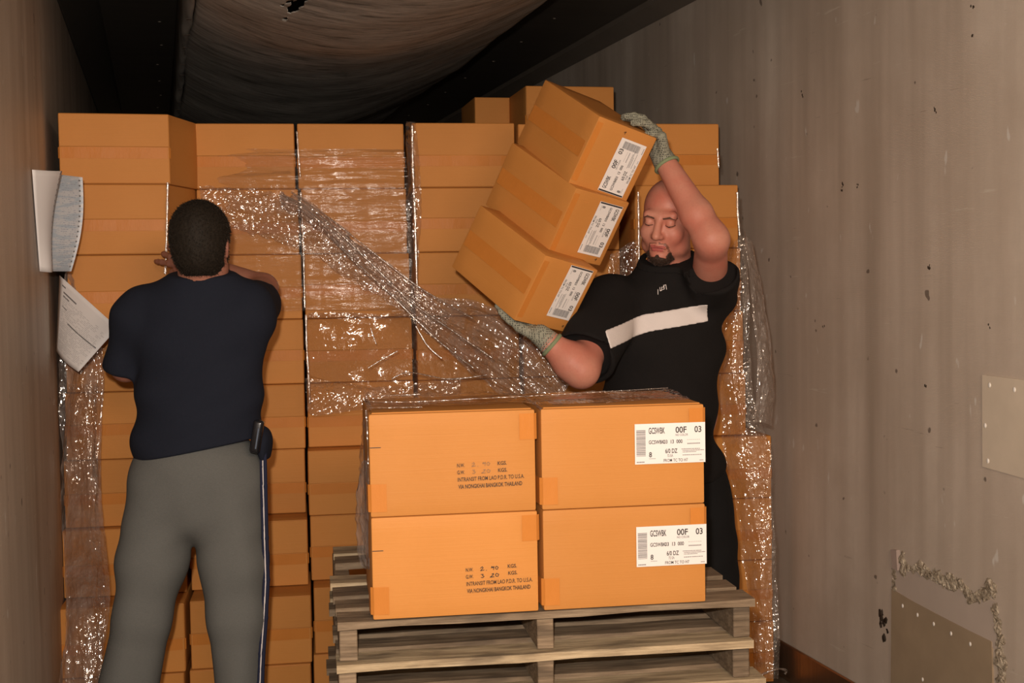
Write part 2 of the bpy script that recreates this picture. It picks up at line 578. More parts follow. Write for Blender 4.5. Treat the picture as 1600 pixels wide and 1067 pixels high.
def duct_z(x, y):
    u = (x - 0.14) / 1.30
    z = 2.50 - 0.155 * math.sin(math.pi * min(1, max(0, u)) ** 0.80) + 0.20 * max(0, u - 0.45) ** 1.6
    z += 0.010 * math.sin(y * 2.3 + x * 2) + 0.003 * math.sin(y * 6.1 - x * 5) + 0.0015 * math.sin(y * 14 + x * 9)
    return z


def on_z(x, y, z):
    r = ray(x, y)
    return CAM + r * ((z - CAM[2]) / r[2])


tc = on_z(460, 17, 2.36)
xs = np.unique(np.concatenate([np.linspace(0.14, 1.44, 70), np.arange(tc[0] - 0.07, tc[0] + 0.07, 0.0022)]))
ys = np.unique(np.concatenate([np.linspace(1.6, 10.6, 330), np.arange(tc[1] - 0.17, tc[1] + 0.17, 0.004)]))
NX, NY = len(xs), len(ys)
verts, faces = [], []
for j, y in enumerate(ys):
    for i, x in enumerate(xs):
        verts.append((x + 0.008 * math.sin(y * 3.1) * (i == 0) - 0.75, y - 5.2, duct_z(x, y) - 2.35))
# the tear: a slit left open in the cloth
TEARS = [(on_z(476, 4, 2.36)[:2], on_z(452, 25, 2.36)[:2], 0.017), (on_z(462, 8, 2.36)[:2], on_z(440, 20, 2.36)[:2], 0.004), (on_z(450, 30, 2.36)[:2], on_z(443, 36, 2.36)[:2], 0.005)]
for j in range(NY - 1):
    for i in range(NX - 1):
        c = np.array([(xs[i] + xs[i + 1]) / 2, (ys[j] + ys[j + 1]) / 2])
        hit = False
        if abs(c[0] - TEARS[0][0][0]) < 0.3 and abs(c[1] - TEARS[0][0][1]) < 0.6:
            for p, q, w in TEARS:
                t = min(1, max(0, float((c - p) @ (q - p) / ((q - p) @ (q - p)))))
                if np.linalg.norm(c - p - t * (q - p)) < w * (0.5 + 0.9 * t * (1 - t) * 2) + 0.003 * math.sin(c[1] * 90):
                    hit = True
        if not hit:
            a = j * NX + i
            faces.append((a, a + NX, a + NX + 1, a + 1))
dp = mesh_obj('duct_cloth', verts, faces, M['duct'], duct, True)
mod = dp.modifiers.new('thick', 'SOLIDIFY')
mod.thickness = 0.003
# left hem and the panel above it
verts, faces = [], []
for j, y in enumerate(ys):
    w = 0.006 * math.sin(y * 7.0) + 0.004 * math.sin(y * 17)
    z0 = duct_z(0.14, y)
    prof = [(0.146, z0 + 0.004), (0.139 + w, z0 - 0.007), (0.128 + w, z0 - 0.004), (0.120 + w, z0 + 0.012), (0.117, z0 + 0.05), (0.112, ZC - 0.002)]
    for x, z in prof:
        verts.append((x - 0.75, y - 5.2, z - 2.35))
for j in range(NY - 1):
    for i in range(5):
        a = j * 6 + i
        faces.append((a, a + 1, a + 7, a + 6))
hem = mesh_obj('duct_hem', verts, faces, plain('hem_cloth', (0.27, 0.25, 0.22), 0.8, var=0.25, scale=14), duct, True)
mod = hem.modifiers.new('thick', 'SOLIDIFY')
mod.thickness = 0.003
# right side of the duct up to the ceiling
verts, faces = [], []
for j, y in enumerate(ys):
    z0 = duct_z(1.44, y)
    for x, z in ((1.44, z0), (1.455, z0 + 0.03), (1.46, ZC - 0.002)):
        verts.append((x - 0.75, y - 5.2, z - 2.35))
for j in range(NY - 1):
    for i in range(2):
        a = j * 3 + i
        faces.append((a, a + 1, a + 4, a + 3))
sd = mesh_obj('duct_side', verts, faces, M['duct'], duct, True)
# stitches along the hem
bm = bmesh.new()
for k in range(16):
    y = 3.6 + k * 0.37 + 0.05 * math.sin(k * 2.4)
    z0 = duct_z(0.14, y)
    box_bm((0.131 - 0.75, y - 5.2, z0 - 0.010 - 2.35), (0.020, 0.004, 0.003), bm=bm)
st = tag(bm_obj('hem_stitching', bm, M['gouge'], duct), kind='stuff')
# ---- riveted patches, filler and gouges on the right wall
def rivet_bm(r=0.006):
    bm = bmesh.new()
    bmesh.ops.create_uvsphere(bm, u_segments=10, v_segments=6, radius=r, matrix=Matrix.Diagonal((0.4, 1, 1.25, 1)))
    return bm


_riv_mesh = None


def add_rivet(parent, loc, r=1.0):
    global _riv_mesh
    if _riv_mesh is None:
        o = bm_obj('rivet', rivet_bm(), M['rivet'], parent, True)
        _riv_mesh = o.data
    else:
        o = link(bpy.data.objects.new('rivet', _riv_mesh), parent)
    o.location = loc
    o.scale = (r, r, r)
    return o


def wall_poly(name, pts, depth, mat, parent):
    """flat plate on the right wall: pts = (y, z), local to parent"""
    bm = bmesh.new()
    f = bm.faces.new([bm.verts.new((0, y, z)) for y, z in pts])
    r = bmesh.ops.extrude_face_region(bm, geom=[f])
    for v in r['geom']:
        if isinstance(v, bmesh.types.BMVert): v.co.x -= depth
    bmesh.ops.recalc_face_normals(bm, faces=bm.faces)
    return bm_obj(name, bm, mat, parent)


p1 = empty('wall_patch', (XR, 2.86, 1.11))
tag(p1, 'riveted beige square patch plate on right panel above the crumbling repair', 'patch plate')
wall_poly('plate', [(0.34, 0.139), (0.338, -0.125), (-0.33, -0.15), (-0.33, 0.135)], 0.006, M['plate'], p1)
for y, z in ((0.305, 0.112), (0.195, 0.108), (0.08, 0.102), (-0.05, 0.10), (0.325, -0.005), (0.312, -0.105), (0.085, -0.115), (-0.12, -0.12)):
    add_rivet(p1, (-0.0065, y, z))
wall_poly('scuff_mark', [(0.08, 0.012), (0.03, 0.02), (-0.01, 0.0), (0.03, -0.012)], 0.0066, plain('blue_scuff', (0.10, 0.16, 0.20)), p1)

p2 = empty('wall_repair', (XR, 3.40, 0.32))
tag(p2, 'low wall repair with bare riveted plate, grey panel and crumbling filler bead', 'wall repair')
wall_poly('lower_plate', [(0.278, 0.200), (0.15, 0.188), (0.02, 0.180), (-0.13, 0.172), (-0.245, 0.168), (-0.262, -0.31), (0.285, -0.31)], 0.005, M['plate_dark'], p2)
wall_poly('upper_panel', [(0.262, 0.285), (0.24, 0.28), (0.1, 0.29), (-0.1, 0.29), (-0.262, 0.285), (-0.268, 0.15), (0.255, 0.19)], 0.003, M['plate_grey'], p2)
for y, z in ((0.212, 0.160), (0.128, 0.152), (0.04, 0.146), (-0.05, 0.140), (-0.145, 0.134), (0.10, -0.045)):
    add_rivet(p2, (-0.0055, y, z), 0.9)


def foam_bead(path, r0, seed, name, parent, mat):
    """irregular crumbly bead along a path of (y, z) points"""
    r = np.random.default_rng(seed)
    bm = bmesh.new()
    path = np.array(path)
    for (a, b) in zip(path[:-1], path[1:]):
        n = max(2, int(np.linalg.norm(b - a) / 0.012))
        for k in range(n):
            p = a + (b - a) * k / n
            rr = r0 * r.uniform(0.45, 1.5)
            m = Matrix.Translation((-0.002, p[0] + r.normal(0, r0 * 0.3), p[1] + r.normal(0, r0 * 0.35))) @ Matrix.Diagonal((0.32, 1, 1, 1))
            res = bmesh.ops.create_icosphere(bm, subdivisions=2, radius=rr, matrix=m)
            for v in res['verts']:
                v.co += Vector(r.normal(0, rr * 0.2, 3) * np.array([0.5, 1, 1]))
    return bm_obj(name, bm, mat, parent)


tag(foam_bead([(0.225, 0.325), (0.21, 0.285), (0.12, 0.30), (0.02, 0.287), (-0.08, 0.30), (-0.16, 0.27), (-0.24, 0.32), (-0.27, 0.24), (-0.285, 0.10), (-0.285, -0.1), (-0.29, -0.3)], 0.016, 3, 'filler_bead', p2, M['foam']), kind='stuff')
tag(foam_bead([(0.26, 0.285), (0.268, 0.20)], 0.010, 5, 'filler_edge', p2, M['foam']), kind='stuff')
wall_poly('filler_tab', [(0.272, 0.33), (0.238, 0.335), (0.232, 0.27), (0.262, 0.27)], 0.012, plain('pinkish_filler', (0.42, 0.33, 0.29)), p2)
# dark gouges in the panel
for (px, py), n, s in (((1379, 968), 9, 0.015), ((1316, 292), 6, 0.010), ((1452, 418), 4, 0.010), ((1340, 290), 5, 0.008), ((1546, 512), 3, 0.008),
                       ((1287, 511), 3, 0.008), ((1461, 172), 4, 0.010), ((1520, 12), 3, 0.009), ((1518, 54), 3, 0.008), ((1253, 148), 4, 0.010), ((1446, 602), 5, 0.009)):
    q = on_x(px, py, XR)
    r = np.random.default_rng(px)
    s = s if s > 0.011 else s * 0.55
    bm = bmesh.new()
    for k in range(n):
        m = Matrix.Translation((0, r.normal(0, s * 0.8), r.normal(0, s * 1.3))) @ Matrix.Diagonal((0.07, 1, 1.3, 1))
        rs = bmesh.ops.create_icosphere(bm, subdivisions=2, radius=s * r.uniform(0.3, 0.8), matrix=m)
        for v in rs['verts']:
            v.co += Vector((0, r.normal(0, s * 0.16), r.normal(0, s * 0.2)))
    g = bm_obj('gouge', bm, M['gouge'], None, True)
    g.location = tuple(q - wall_r.location)
    g.parent = wall_r
    g.location = Vector(q) - wall_r.location

# ------------------------------------------------------------------ cardboard boxes
BW, BD, BH = 0.378, 0.375, 0.2345


def box_mesh(w, d, h, seed, bulge=0.004, bevel=0.006):
    r = random.Random(seed)
    bm = bmesh.new()
    bmesh.ops.create_cube(bm, size=2.0)
    bmesh.ops.subdivide_edges(bm, edges=bm.edges[:], cuts=5, use_grid_fill=True)
    amt = {k: r.uniform(0.1, 1.0) * bulge for k in ((0, 1), (0, -1), (1, 1), (1, -1), (2, 1), (2, -1))}
    for v in bm.verts:
        c = v.co.copy()
        o = Vector((c.x * w / 2, c.y * d / 2, c.z * h / 2))
        for ax in range(3):
            if abs(abs(c[ax]) - 1) < 1e-4:
                s = 1 if c[ax] > 0 else -1
                u, t = [c[k] for k in range(3) if k != ax]
                if ax == 2:
                    o[ax] += -s * 0.25 * amt[(ax, s)] * (1 - u * u) * (1 - t * t)
                else:
                    o[ax] += s * amt[(ax, s)] * (1 - u * u) * (1 - t * t) * r.uniform(0.7, 1.0)
        v.co = o
    es = [e for e in bm.edges if len(e.link_faces) == 2 and e.calc_face_angle() > 1.0]
    bmesh.ops.bevel(bm, geom=es, offset=bevel, segments=2, affect='EDGES', profile=0.6)
    bmesh.ops.translate(bm, verts=bm.verts, vec=(0, 0, h / 2))
    return bm


def shade_auto(o, ang=0.7):
    me = o.data
    me.polygons.foreach_set('use_smooth', np.ones(len(me.polygons), dtype=bool))
    me.set_sharp_from_angle(angle=ang)


def strip_bm(path, width_axis, w, thick):
    """ribbon following a path of points; width along width_axis"""
    bm = bmesh.new()
    wa = Vector(width_axis) * (w / 2)
    rows = [(bm.verts.new(Vector(p) - wa), bm.verts.new(Vector(p) + wa)) for p in path]
    for a, b in zip(rows[:-1], rows[1:]):
        bm.faces.new((a[0], a[1], b[1], b[0]))
    bmesh.ops.recalc_face_normals(bm, faces=bm.faces)
    return bm


def wall_box_proto(seed):
    """box laid with its flaps to the front: two flaps meeting at mid height, tape over the seam"""
    o = bm_obj('cardboard_box', box_mesh(BW, BD, BH, seed), M['card'])
    shade_auto(o)
    r = random.Random(seed * 5 + 1)
    y0 = -BD / 2 - 0.0022
    ms = BH / 2 + r.uniform(-0.006, 0.006)
    for z0, z1, dy in ((0.003, ms - 0.0012, r.uniform(0, 0.0015)), (ms + 0.0012, BH - 0.003, r.uniform(0, 0.0015))):
        fo = bm_obj('flap', box_bm((0, y0 - dy, (z0 + z1) / 2), (BW - 0.005, 0.0045, z1 - z0), 0.0018, 2), M['card'], o)
    yt = y0 - 0.0052
    x = BW / 2 + 0.0028
    ms -= 0.0195
    path = [(-x, -BD / 2 + 0.055, ms), (-x, -BD / 2 + 0.004, ms), (-x + 0.010, yt + 0.0018, ms)]
    path += [(-x + 0.010 + (2 * x - 0.02) * k / 8, yt + 0.0006 * math.sin(k * 2.1 + seed), ms) for k in range(1, 8)]
    path += [(x - 0.010, yt + 0.0018, ms), (x, -BD / 2 + 0.004, ms), (x, -BD / 2 + 0.055, ms)]
    bm_obj('packing_tape', strip_bm(path, (0, 0, 1), 0.037, 0), M['tape'], o)
    return o


PROTOS = [wall_box_proto(s) for s in (11, 12, 13, 14)]
ORD = ['topmost', 'second from top', 'third from top', 'fourth from top', 'fifth from top', 'sixth from top', 'seventh from top', 'eighth from top', 'lowest on floor']
first_use = {}
count = 0


def put_box(xl, xr, row, yaw, d, label, group, zoff=0.0, ref=None, depth_s=1.0):
    """stand a box: front face spans photo columns xl..xr at its mid height, d = viewing distance of its front"""
    global count
    k = count % 4
    count += 1
    z = row * 0.235 + zoff
    ym = {8: 233, 7: 335, 6: 438, 5: 541, 4: 645, 3: 752, 2: 868, 1: 1000, 0: 1110, 9: 160}[row]
    p0 = ref if ref is not None else at((xl + xr) / 2, ym, d)
    a, b = on_plane(xl, ym, p0, yaw), on_plane(xr, ym, p0, yaw)
    w = np.linalg.norm((b - a)[:2])
    yr = math.radians(yaw)
    back = np.array([math.sin(yr), math.cos(yr)]) * BD * depth_s / 2
    c = (a + b)[:2] / 2 + back
    src = PROTOS[k]
    if k not in first_use:
        o = src
        first_use[k] = True
    else:
        o = copy_tree(src)
    o.location = (c[0], c[1], z)
    o.rotation_euler = (0, 0, -yr)
    o.scale = ((w - 0.003) / BW, depth_s, 1.0)
    tag(o, label, 'box', group)
    return o


GW = 'cardboard boxes of the back stack'
REF = at(462, 183, 4.65)          # one point of the front plane of the stack
WY = 6.5
NRM = np.array([math.sin(math.radians(WY)), math.cos(math.radians(WY)), 0.0])


def ref(fwd=0.0):
    return REF - NRM * fwd


# A: column beside the left wall
A_side = 'in the column beside the left panel'
JUT = []
for i, (row, xl, xr, d) in enumerate(((8, 91, 266, 4.30), (7, 97, 264, 4.30), (6, 104, 263, 4.31))):
    lab = ['taped cardboard box, topmost of the jutting column beside the left panel',
           'taped cardboard box behind the hanging printout, second in jutting left column',
           'taped cardboard box left of the dark-haired man, third in jutting left column'][i]
    JUT.append(put_box(xl, xr, row, 1.5, d, lab, GW))
for row, xl, xr, fw in ((5, 101, 270, 0.13), (4, 101, 270, 0.13), (3, 99, 272, 0.13), (2, 97, 291, 0.17), (1, 91, 290, 0.32), (0, 91, 290, 0.33)):
    put_box(xl, xr, row, WY, 0, 'taped cardboard box %s in the column beside the left panel' % ORD[8 - row], GW, ref=ref(fw))
cols = {
    'second': [(8, 304, 461, 0), (7, 307, 467, 0), (6, 308, 472, 0), (5, 309, 475, 0), (4, 302, 477, 0.02), (3, 301, 478, 0.02), (2, 297, 482, 0.15), (1, 297, 488, 0.30), (0, 297, 488, 0.31)],
    'third': [(8, 464, 632, 0), (7, 470, 636, 0), (6, 475, 641, 0), (5, 478, 645, 0), (4, 480, 648, 0.0), (3, 481, 650, 0.09), (2, 485, 652, 0.09), (1, 491, 655, 0.20), (0, 491, 655, 0.21)],
    'fourth': [(8, 643, 805, 0.03), (7, 646, 807, 0.03), (6, 648, 809, 0.03), (5, 651, 812, 0.02), (4, 653, 815, 0.02), (3, 656, 818, 0.05), (2, 658, 820, 0.06), (1, 660, 822, 0.07), (0, 660, 822, 0.07)],
    'fifth': [(8, 809, 945, 0.0), (7, 812, 968, 0.0), (6, 814, 970, 0.0), (5, 817, 972, 0.0), (4, 819, 974, 0.0), (3, 822, 1010, 0.0), (2, 824, 1012, 0.0), (1, 826, 1012, 0.0), (0, 826, 1012, 0.0)],
    'rightmost': [(8, 955, 1124, 0.02), (7, 991, 1154, 0.10), (6, 993, 1158, 0.09), (5, 996, 1162, 0.08), (4, 1000, 1166, 0.08), (3, 1037, 1206, 0.12), (2, 1037, 1207, 0.12), (1, 1038, 1208, 0.12), (0, 1040, 1210, 0.12)],
}
for cname, rows in cols.items():
    for row, xl, xr, fw in rows:
        lab = 'taped cardboard box %s in the %s column of the back stack' % (ORD[8 - row], cname + (' from left' if cname != 'rightmost' else ''))
        put_box(xl, xr, row, WY, 0, lab, GW, ref=ref(fw))
# boxes of the next layer deeper in, peeping over the top
put_box(821, 960, 9, 4.0, 5.45, 'cardboard box peeping over the stack behind the tilted boxes', 'cardboard boxes of the deeper layer')
put_box(741, 815, 9, 4.0, 5.75, 'dim cardboard box peeping over the stack left of the tilted boxes', 'cardboard boxes of the deeper layer')
for o in JUT:
    me = o.data.copy()
    for v in me.vertices:          # these three bulge out at their right front corner
        if v.co.x > BW * 0.42:
            v.co.x += 0.11 * min(1.0, max(0.0, (v.co.y + BD / 2 - 0.012) / 0.27))
    o.data = me

# ------------------------------------------------------------------ lettering
_dg = None


def text_geo(s, size, xs=0.8, bold=0.0, shear=0.0):
    cu = bpy.data.curves.new('t', 'FONT')
    cu.body = s
    cu.size = 1.0
    cu.offset = bold
    cu.shear = shear
    cu.resolution_u = 3
    o = bpy.data.objects.new('t', cu)
    COL.objects.link(o)
    bpy.context.view_layer.update()
    me = bpy.data.meshes.new_from_object(o.evaluated_get(bpy.context.evaluated_depsgraph_get()))
    v = np.array([tuple(p.co) for p in me.vertices]).reshape(-1, 3)
    f = [tuple(p.vertices) for p in me.polygons]
    COL.objects.unlink(o)
    bpy.data.objects.remove(o)
    bpy.data.curves.remove(cu)
    bpy.data.meshes.remove(me)
    k = size / 0.72            # size = cap height
    v = v * k
    v[:, 0] *= xs
    return v, f


class Print:
    """flat print gathered in a local 2-D frame (u right, v up)"""

    def __init__(self):
        self.v, self.f = [], []

    def text(self, s, u, v, size, width=None, xs=0.8, bold=0.018, shear=0.0, rot=0.0):
        vv, ff = text_geo(s, size, xs, bold, shear)
        if not len(vv): return
        if width:
            vv[:, 0] = (vv[:, 0] - vv[:, 0].min()) * width / (vv[:, 0].max() - vv[:, 0].min())
        c, sn = math.cos(rot), math.sin(rot)
        n = len(self.v)
        self.v += [(u + x * c - y * sn, v + x * sn + y * c) for x, y, _ in vv]
        self.f += [tuple(i + n for i in p) for p in ff]

    def rect(self, u0, v0, u1, v1):
        n = len(self.v)
        self.v += [(u0, v0), (u1, v0), (u1, v1), (u0, v1)]
        self.f.append((n, n + 1, n + 2, n + 3))

    def line(self, pts, w):
        pts = [np.array(p, float) for p in pts]
        for a, b in zip(pts[:-1], pts[1:]):
            d = (b - a) / (np.linalg.norm(b - a) + 1e-9)
            m = np.array([-d[1], d[0]]) * w / 2
            e = d * w * 0.3
            n = len(self.v)
            self.v += [tuple(a - m - e), tuple(b - m + e), tuple(b + m + e), tuple(a + m - e)]
            self.f.append((n, n + 1, n + 2, n + 3))

    def mesh(self, name, mat, to3d):
        me = bpy.data.meshes.new(name)
        me.from_pydata([to3d(u, v) for u, v in self.v], [], self.f)
        me.materials.append(mat)
        return me


def label_prints(variant):
    """shipping label 0.169 x 0.094; returns black print, grey print"""
    k, g = Print(), Print()
    r = random.Random(4)
    if variant == 'pallet':
        bx0, bx1 = 0.0035, 0.0255
    else:
        bx0, bx1 = 0.140, 0.162
        k.rect(0.001, 0.002, 0.0055, 0.092)
    v = 0.0185
    while v < 0.080:                     # bar code: horizontal bars
        h = r.choice((0.0006, 0.0009, 0.0014, 0.0019))
        g.rect(bx0, v, bx1, min(v + h, 0.0805))
        v += h + r.choice((0.0005, 0.0008, 0.0012))
    s = 0.0 if variant == 'pallet' else -0.022
    k.text('GCSWBK', 0.033 + s, 0.0705, 0.0145, 0.039, bold=0.018)
    k.text('00F', 0.0975 + s, 0.0710, 0.0145, 0.0265, bold=0.018)
    k.text('03', 0.143 + s, 0.0710, 0.0145, 0.0168, bold=0.018)
    g.text('NO COLOR', 0.0975 + s, 0.0635, 0.0052, 0.030, bold=0.018)
    k.text('GCSWBK', 0.033 + s, 0.0465, 0.0088, 0.037, bold=0.018)
    k.text('03  13  000', 0.0685 + s, 0.0465, 0.0088, 0.0455, bold=0.018)
    for i in range(7):
        g.rect(0.125 + s + i * 0.0047, 0.0535, 0.1285 + s + i * 0.0047, 0.0542)
    for i in range(9):
        g.rect(0.1255 + s + i * 0.0035, 0.0435, 0.128 + s + i * 0.0035, 0.0462)
    k.text('8', 0.0335 + s, 0.0160, 0.0120, 0.0068, bold=0.018)
    for i in range(6):
        g.rect(0.0335 + s + i * 0.0027, 0.0115, 0.0355 + s + i * 0.0027, 0.0128)
    k.text('6/0 DZ', 0.0725 + s, 0.0240, 0.0105, 0.029, bold=0.018)
    g.text('72 EA', 0.077 + s, 0.0150, 0.0064, 0.014, bold=0.018)
    k.text('FROM TC TO H7', 0.0685 + s, 0.0036, 0.0072, 0.058, bold=0.006)
    for row, (u0, n) in enumerate(((0.111, 12), (0.114, 14), (0.114, 10), (0.114, 12))):
        vv = 0.0325 - row * 0.0036 - (0.0035 if row == 3 else 0)
        u = u0 + s
        for i in range(n):
            w = r.uniform(0.0015, 0.0042)
            if u + w > 0.166 + s: break
            g.rect(u, vv - 0.0009, u + w, vv + 0.0009)
            u += w + 0.0009
    for i in range(5):
        g.rect(0.004 + (0 if variant == 'pallet' else 0.137) + i * 0.0038, 0.0035, 0.007 + (0 if variant == 'pallet' else 0.137) + i * 0.0038, 0.0062)
    for i in range(3):
        g.rect(0.155 + s * 2 + i * 0.0032, 0.0042, 0.1575 + s * 2 + i * 0.0032, 0.006)
    return k, g


_lab_cache = {}


def add_label(parent, origin, eu, ev, variant, label=None):
    """label sheet on a face: origin = its lower-left corner, eu/ev unit vectors (local to parent)"""
    origin, eu, ev = (np.asarray(a, float) for a in (origin, eu, ev))
    en = np.cross(eu, ev)
    if variant not in _lab_cache:
        k, g = label_prints(variant)
        bm = box_bm((0.0845, 0.047, 0.0003), (0.169, 0.094, 0.0006))
        me = bpy.data.meshes.new('shipping_label'); bm.to_mesh(me); bm.free(); me.materials.append(M['label'])
        _lab_cache[variant] = (me, k.mesh('label_text', M['ink'], lambda u, v: (u, v, 0.0011)), g.mesh('fine_print', M['ink_grey'], lambda u, v: (u, v, 0.00105)))
    me, mk, mg = _lab_cache[variant]
    o = link(bpy.data.objects.new('shipping_label', me), parent)
    o.matrix_local = Matrix([[eu[0], ev[0], en[0], origin[0]], [eu[1], ev[1], en[1], origin[1]], [eu[2], ev[2], en[2], origin[2]], [0, 0, 0, 1]])
    if label: o['label'] = label
    tag(link(bpy.data.objects.new('label_text', mk), o), kind='stuff')
    tag(link(bpy.data.objects.new('fine_print', mg), o), kind='stuff')
    return o


# ------------------------------------------------------------------ pallets
PY = 6.3
PAL_W, PAL_D, PAL_H = 0.985, 0.85, 0.0975
DECK_Z = 0.777
pyr = math.radians(PY)
PEX, PEY = np.array([math.cos(pyr), -math.sin(pyr)]), np.array([math.sin(pyr), math.cos(pyr)])
PFL = np.array([0.368, 2.888])       # front left corner of the top deck


def board_bm(w, d, h, rnd, x0=0.0, seg=7, chip=0.0):
    """rough sawn board running along x, slightly warped, ragged lower front edge if chipped"""
    bm = bmesh.new()
    n = seg
    rows = []
    for i in range(n + 1):
        x = x0 + w * i / n
        wob = rnd.uniform(-0.0015, 0.0015)
        dz = rnd.uniform(-chip, 0) if 0 < i < n else 0
        rows.append([bm.verts.new((x, yy + (rnd.uniform(-0.001, 0.001) if 0 < i < n else 0), zz)) for yy, zz in
                     ((0, wob - dz * 1.0), (d, wob), (d, h + wob), (0, h + wob))])
    for a, b in zip(rows[:-1], rows[1:]):
        for k in range(4):
            bm.faces.new((a[k], b[k], b[(k + 1) % 4], a[(k + 1) % 4]))
    bm.faces.new(rows[0]); bm.faces.new(rows[-1][::-1])
    bmesh.ops.recalc_face_normals(bm, faces=bm.faces)
    return bm


def make_pallet(idx):
    rnd = random.Random(100 + idx)
    dx, dy = ((0, 0), (-0.004, 0.0), (0.03, 0.012), (-0.01, 0.0), (0.01, 0.015), (0, 0.01), (0.01, 0), (0, 0))[idx]
    org = PFL + PEX * dx + PEY * dy
    z = DECK_Z - (idx + 1) * PAL_H
    p = empty('wooden_pallet', (org[0], org[1], z), -pyr)
    nm = ['topmost wooden pallet under the loaded boxes, with ragged front deck board', 'second wooden pallet from top in the pallet stack', 'third wooden pallet from top in the pallet stack',
          'fourth wooden pallet from top in the pallet stack', 'fifth wooden pallet from top in the pallet stack', 'sixth wooden pallet from top in the pallet stack',
          'seventh wooden pallet from top in the pallet stack', 'lowest wooden pallet of the pallet stack, on the floor'][idx]
    tag(p, nm, 'pallet', 'stacked wooden pallets')
    hb = 0.019
    hs = PAL_H - hb - 0.0022
    # stringers with end grain to the front
    for sx, sw in ((0.004, 0.040), (0.462, 0.038), (PAL_W - 0.046, 0.040)):
        sx = sx + rnd.uniform(-0.006, 0.006) if idx else sx
        o = bm_obj('stringer', box_bm((sx + sw / 2, 0.012 + PAL_D / 2, hs / 2), (sw, PAL_D - 0.02, hs), 0.002, jitter=0.001, rnd=rnd), M['wood'], p)
    # deck boards
    y = 0.0
    n = 7
    widths = [0.095, 0.082, 0.098, 0.088, 0.075, 0.09, 0.1]
    gap = (PAL_D - sum(widths)) / (n - 1)
    for k, bw in enumerate(widths):
        if idx == 0 and k == 4:
            y += bw + gap
            continue
        x0 = rnd.uniform(-0.012, 0.008) if k else 0.0
        w = PAL_W + rnd.uniform(-0.012, 0.012) if k else PAL_W
        if idx == 3 and k == 3: x0 -= 0.075
        if idx == 2 and k == 4: x0 -= 0.03
        o = bm_obj('deck_board', board_bm(w, bw, hb, rnd, chip=0.006 if (k == 0 and idx == 0) else 0.0015), M['wood_pale'] if (k == 0 and idx in (1, 2)) or rnd.random() < 0.28 else M['wood'], p)
        o.location = (x0, y, hs + 0.0005)
        y += bw + gap
    return p


for i in range(8):
    make_pallet(i)

# broken slat standing behind the loaded boxes at their left
# ------------------------------------------------------------------ boxes on the pallet
HY = 6.5
hyr = math.radians(HY)


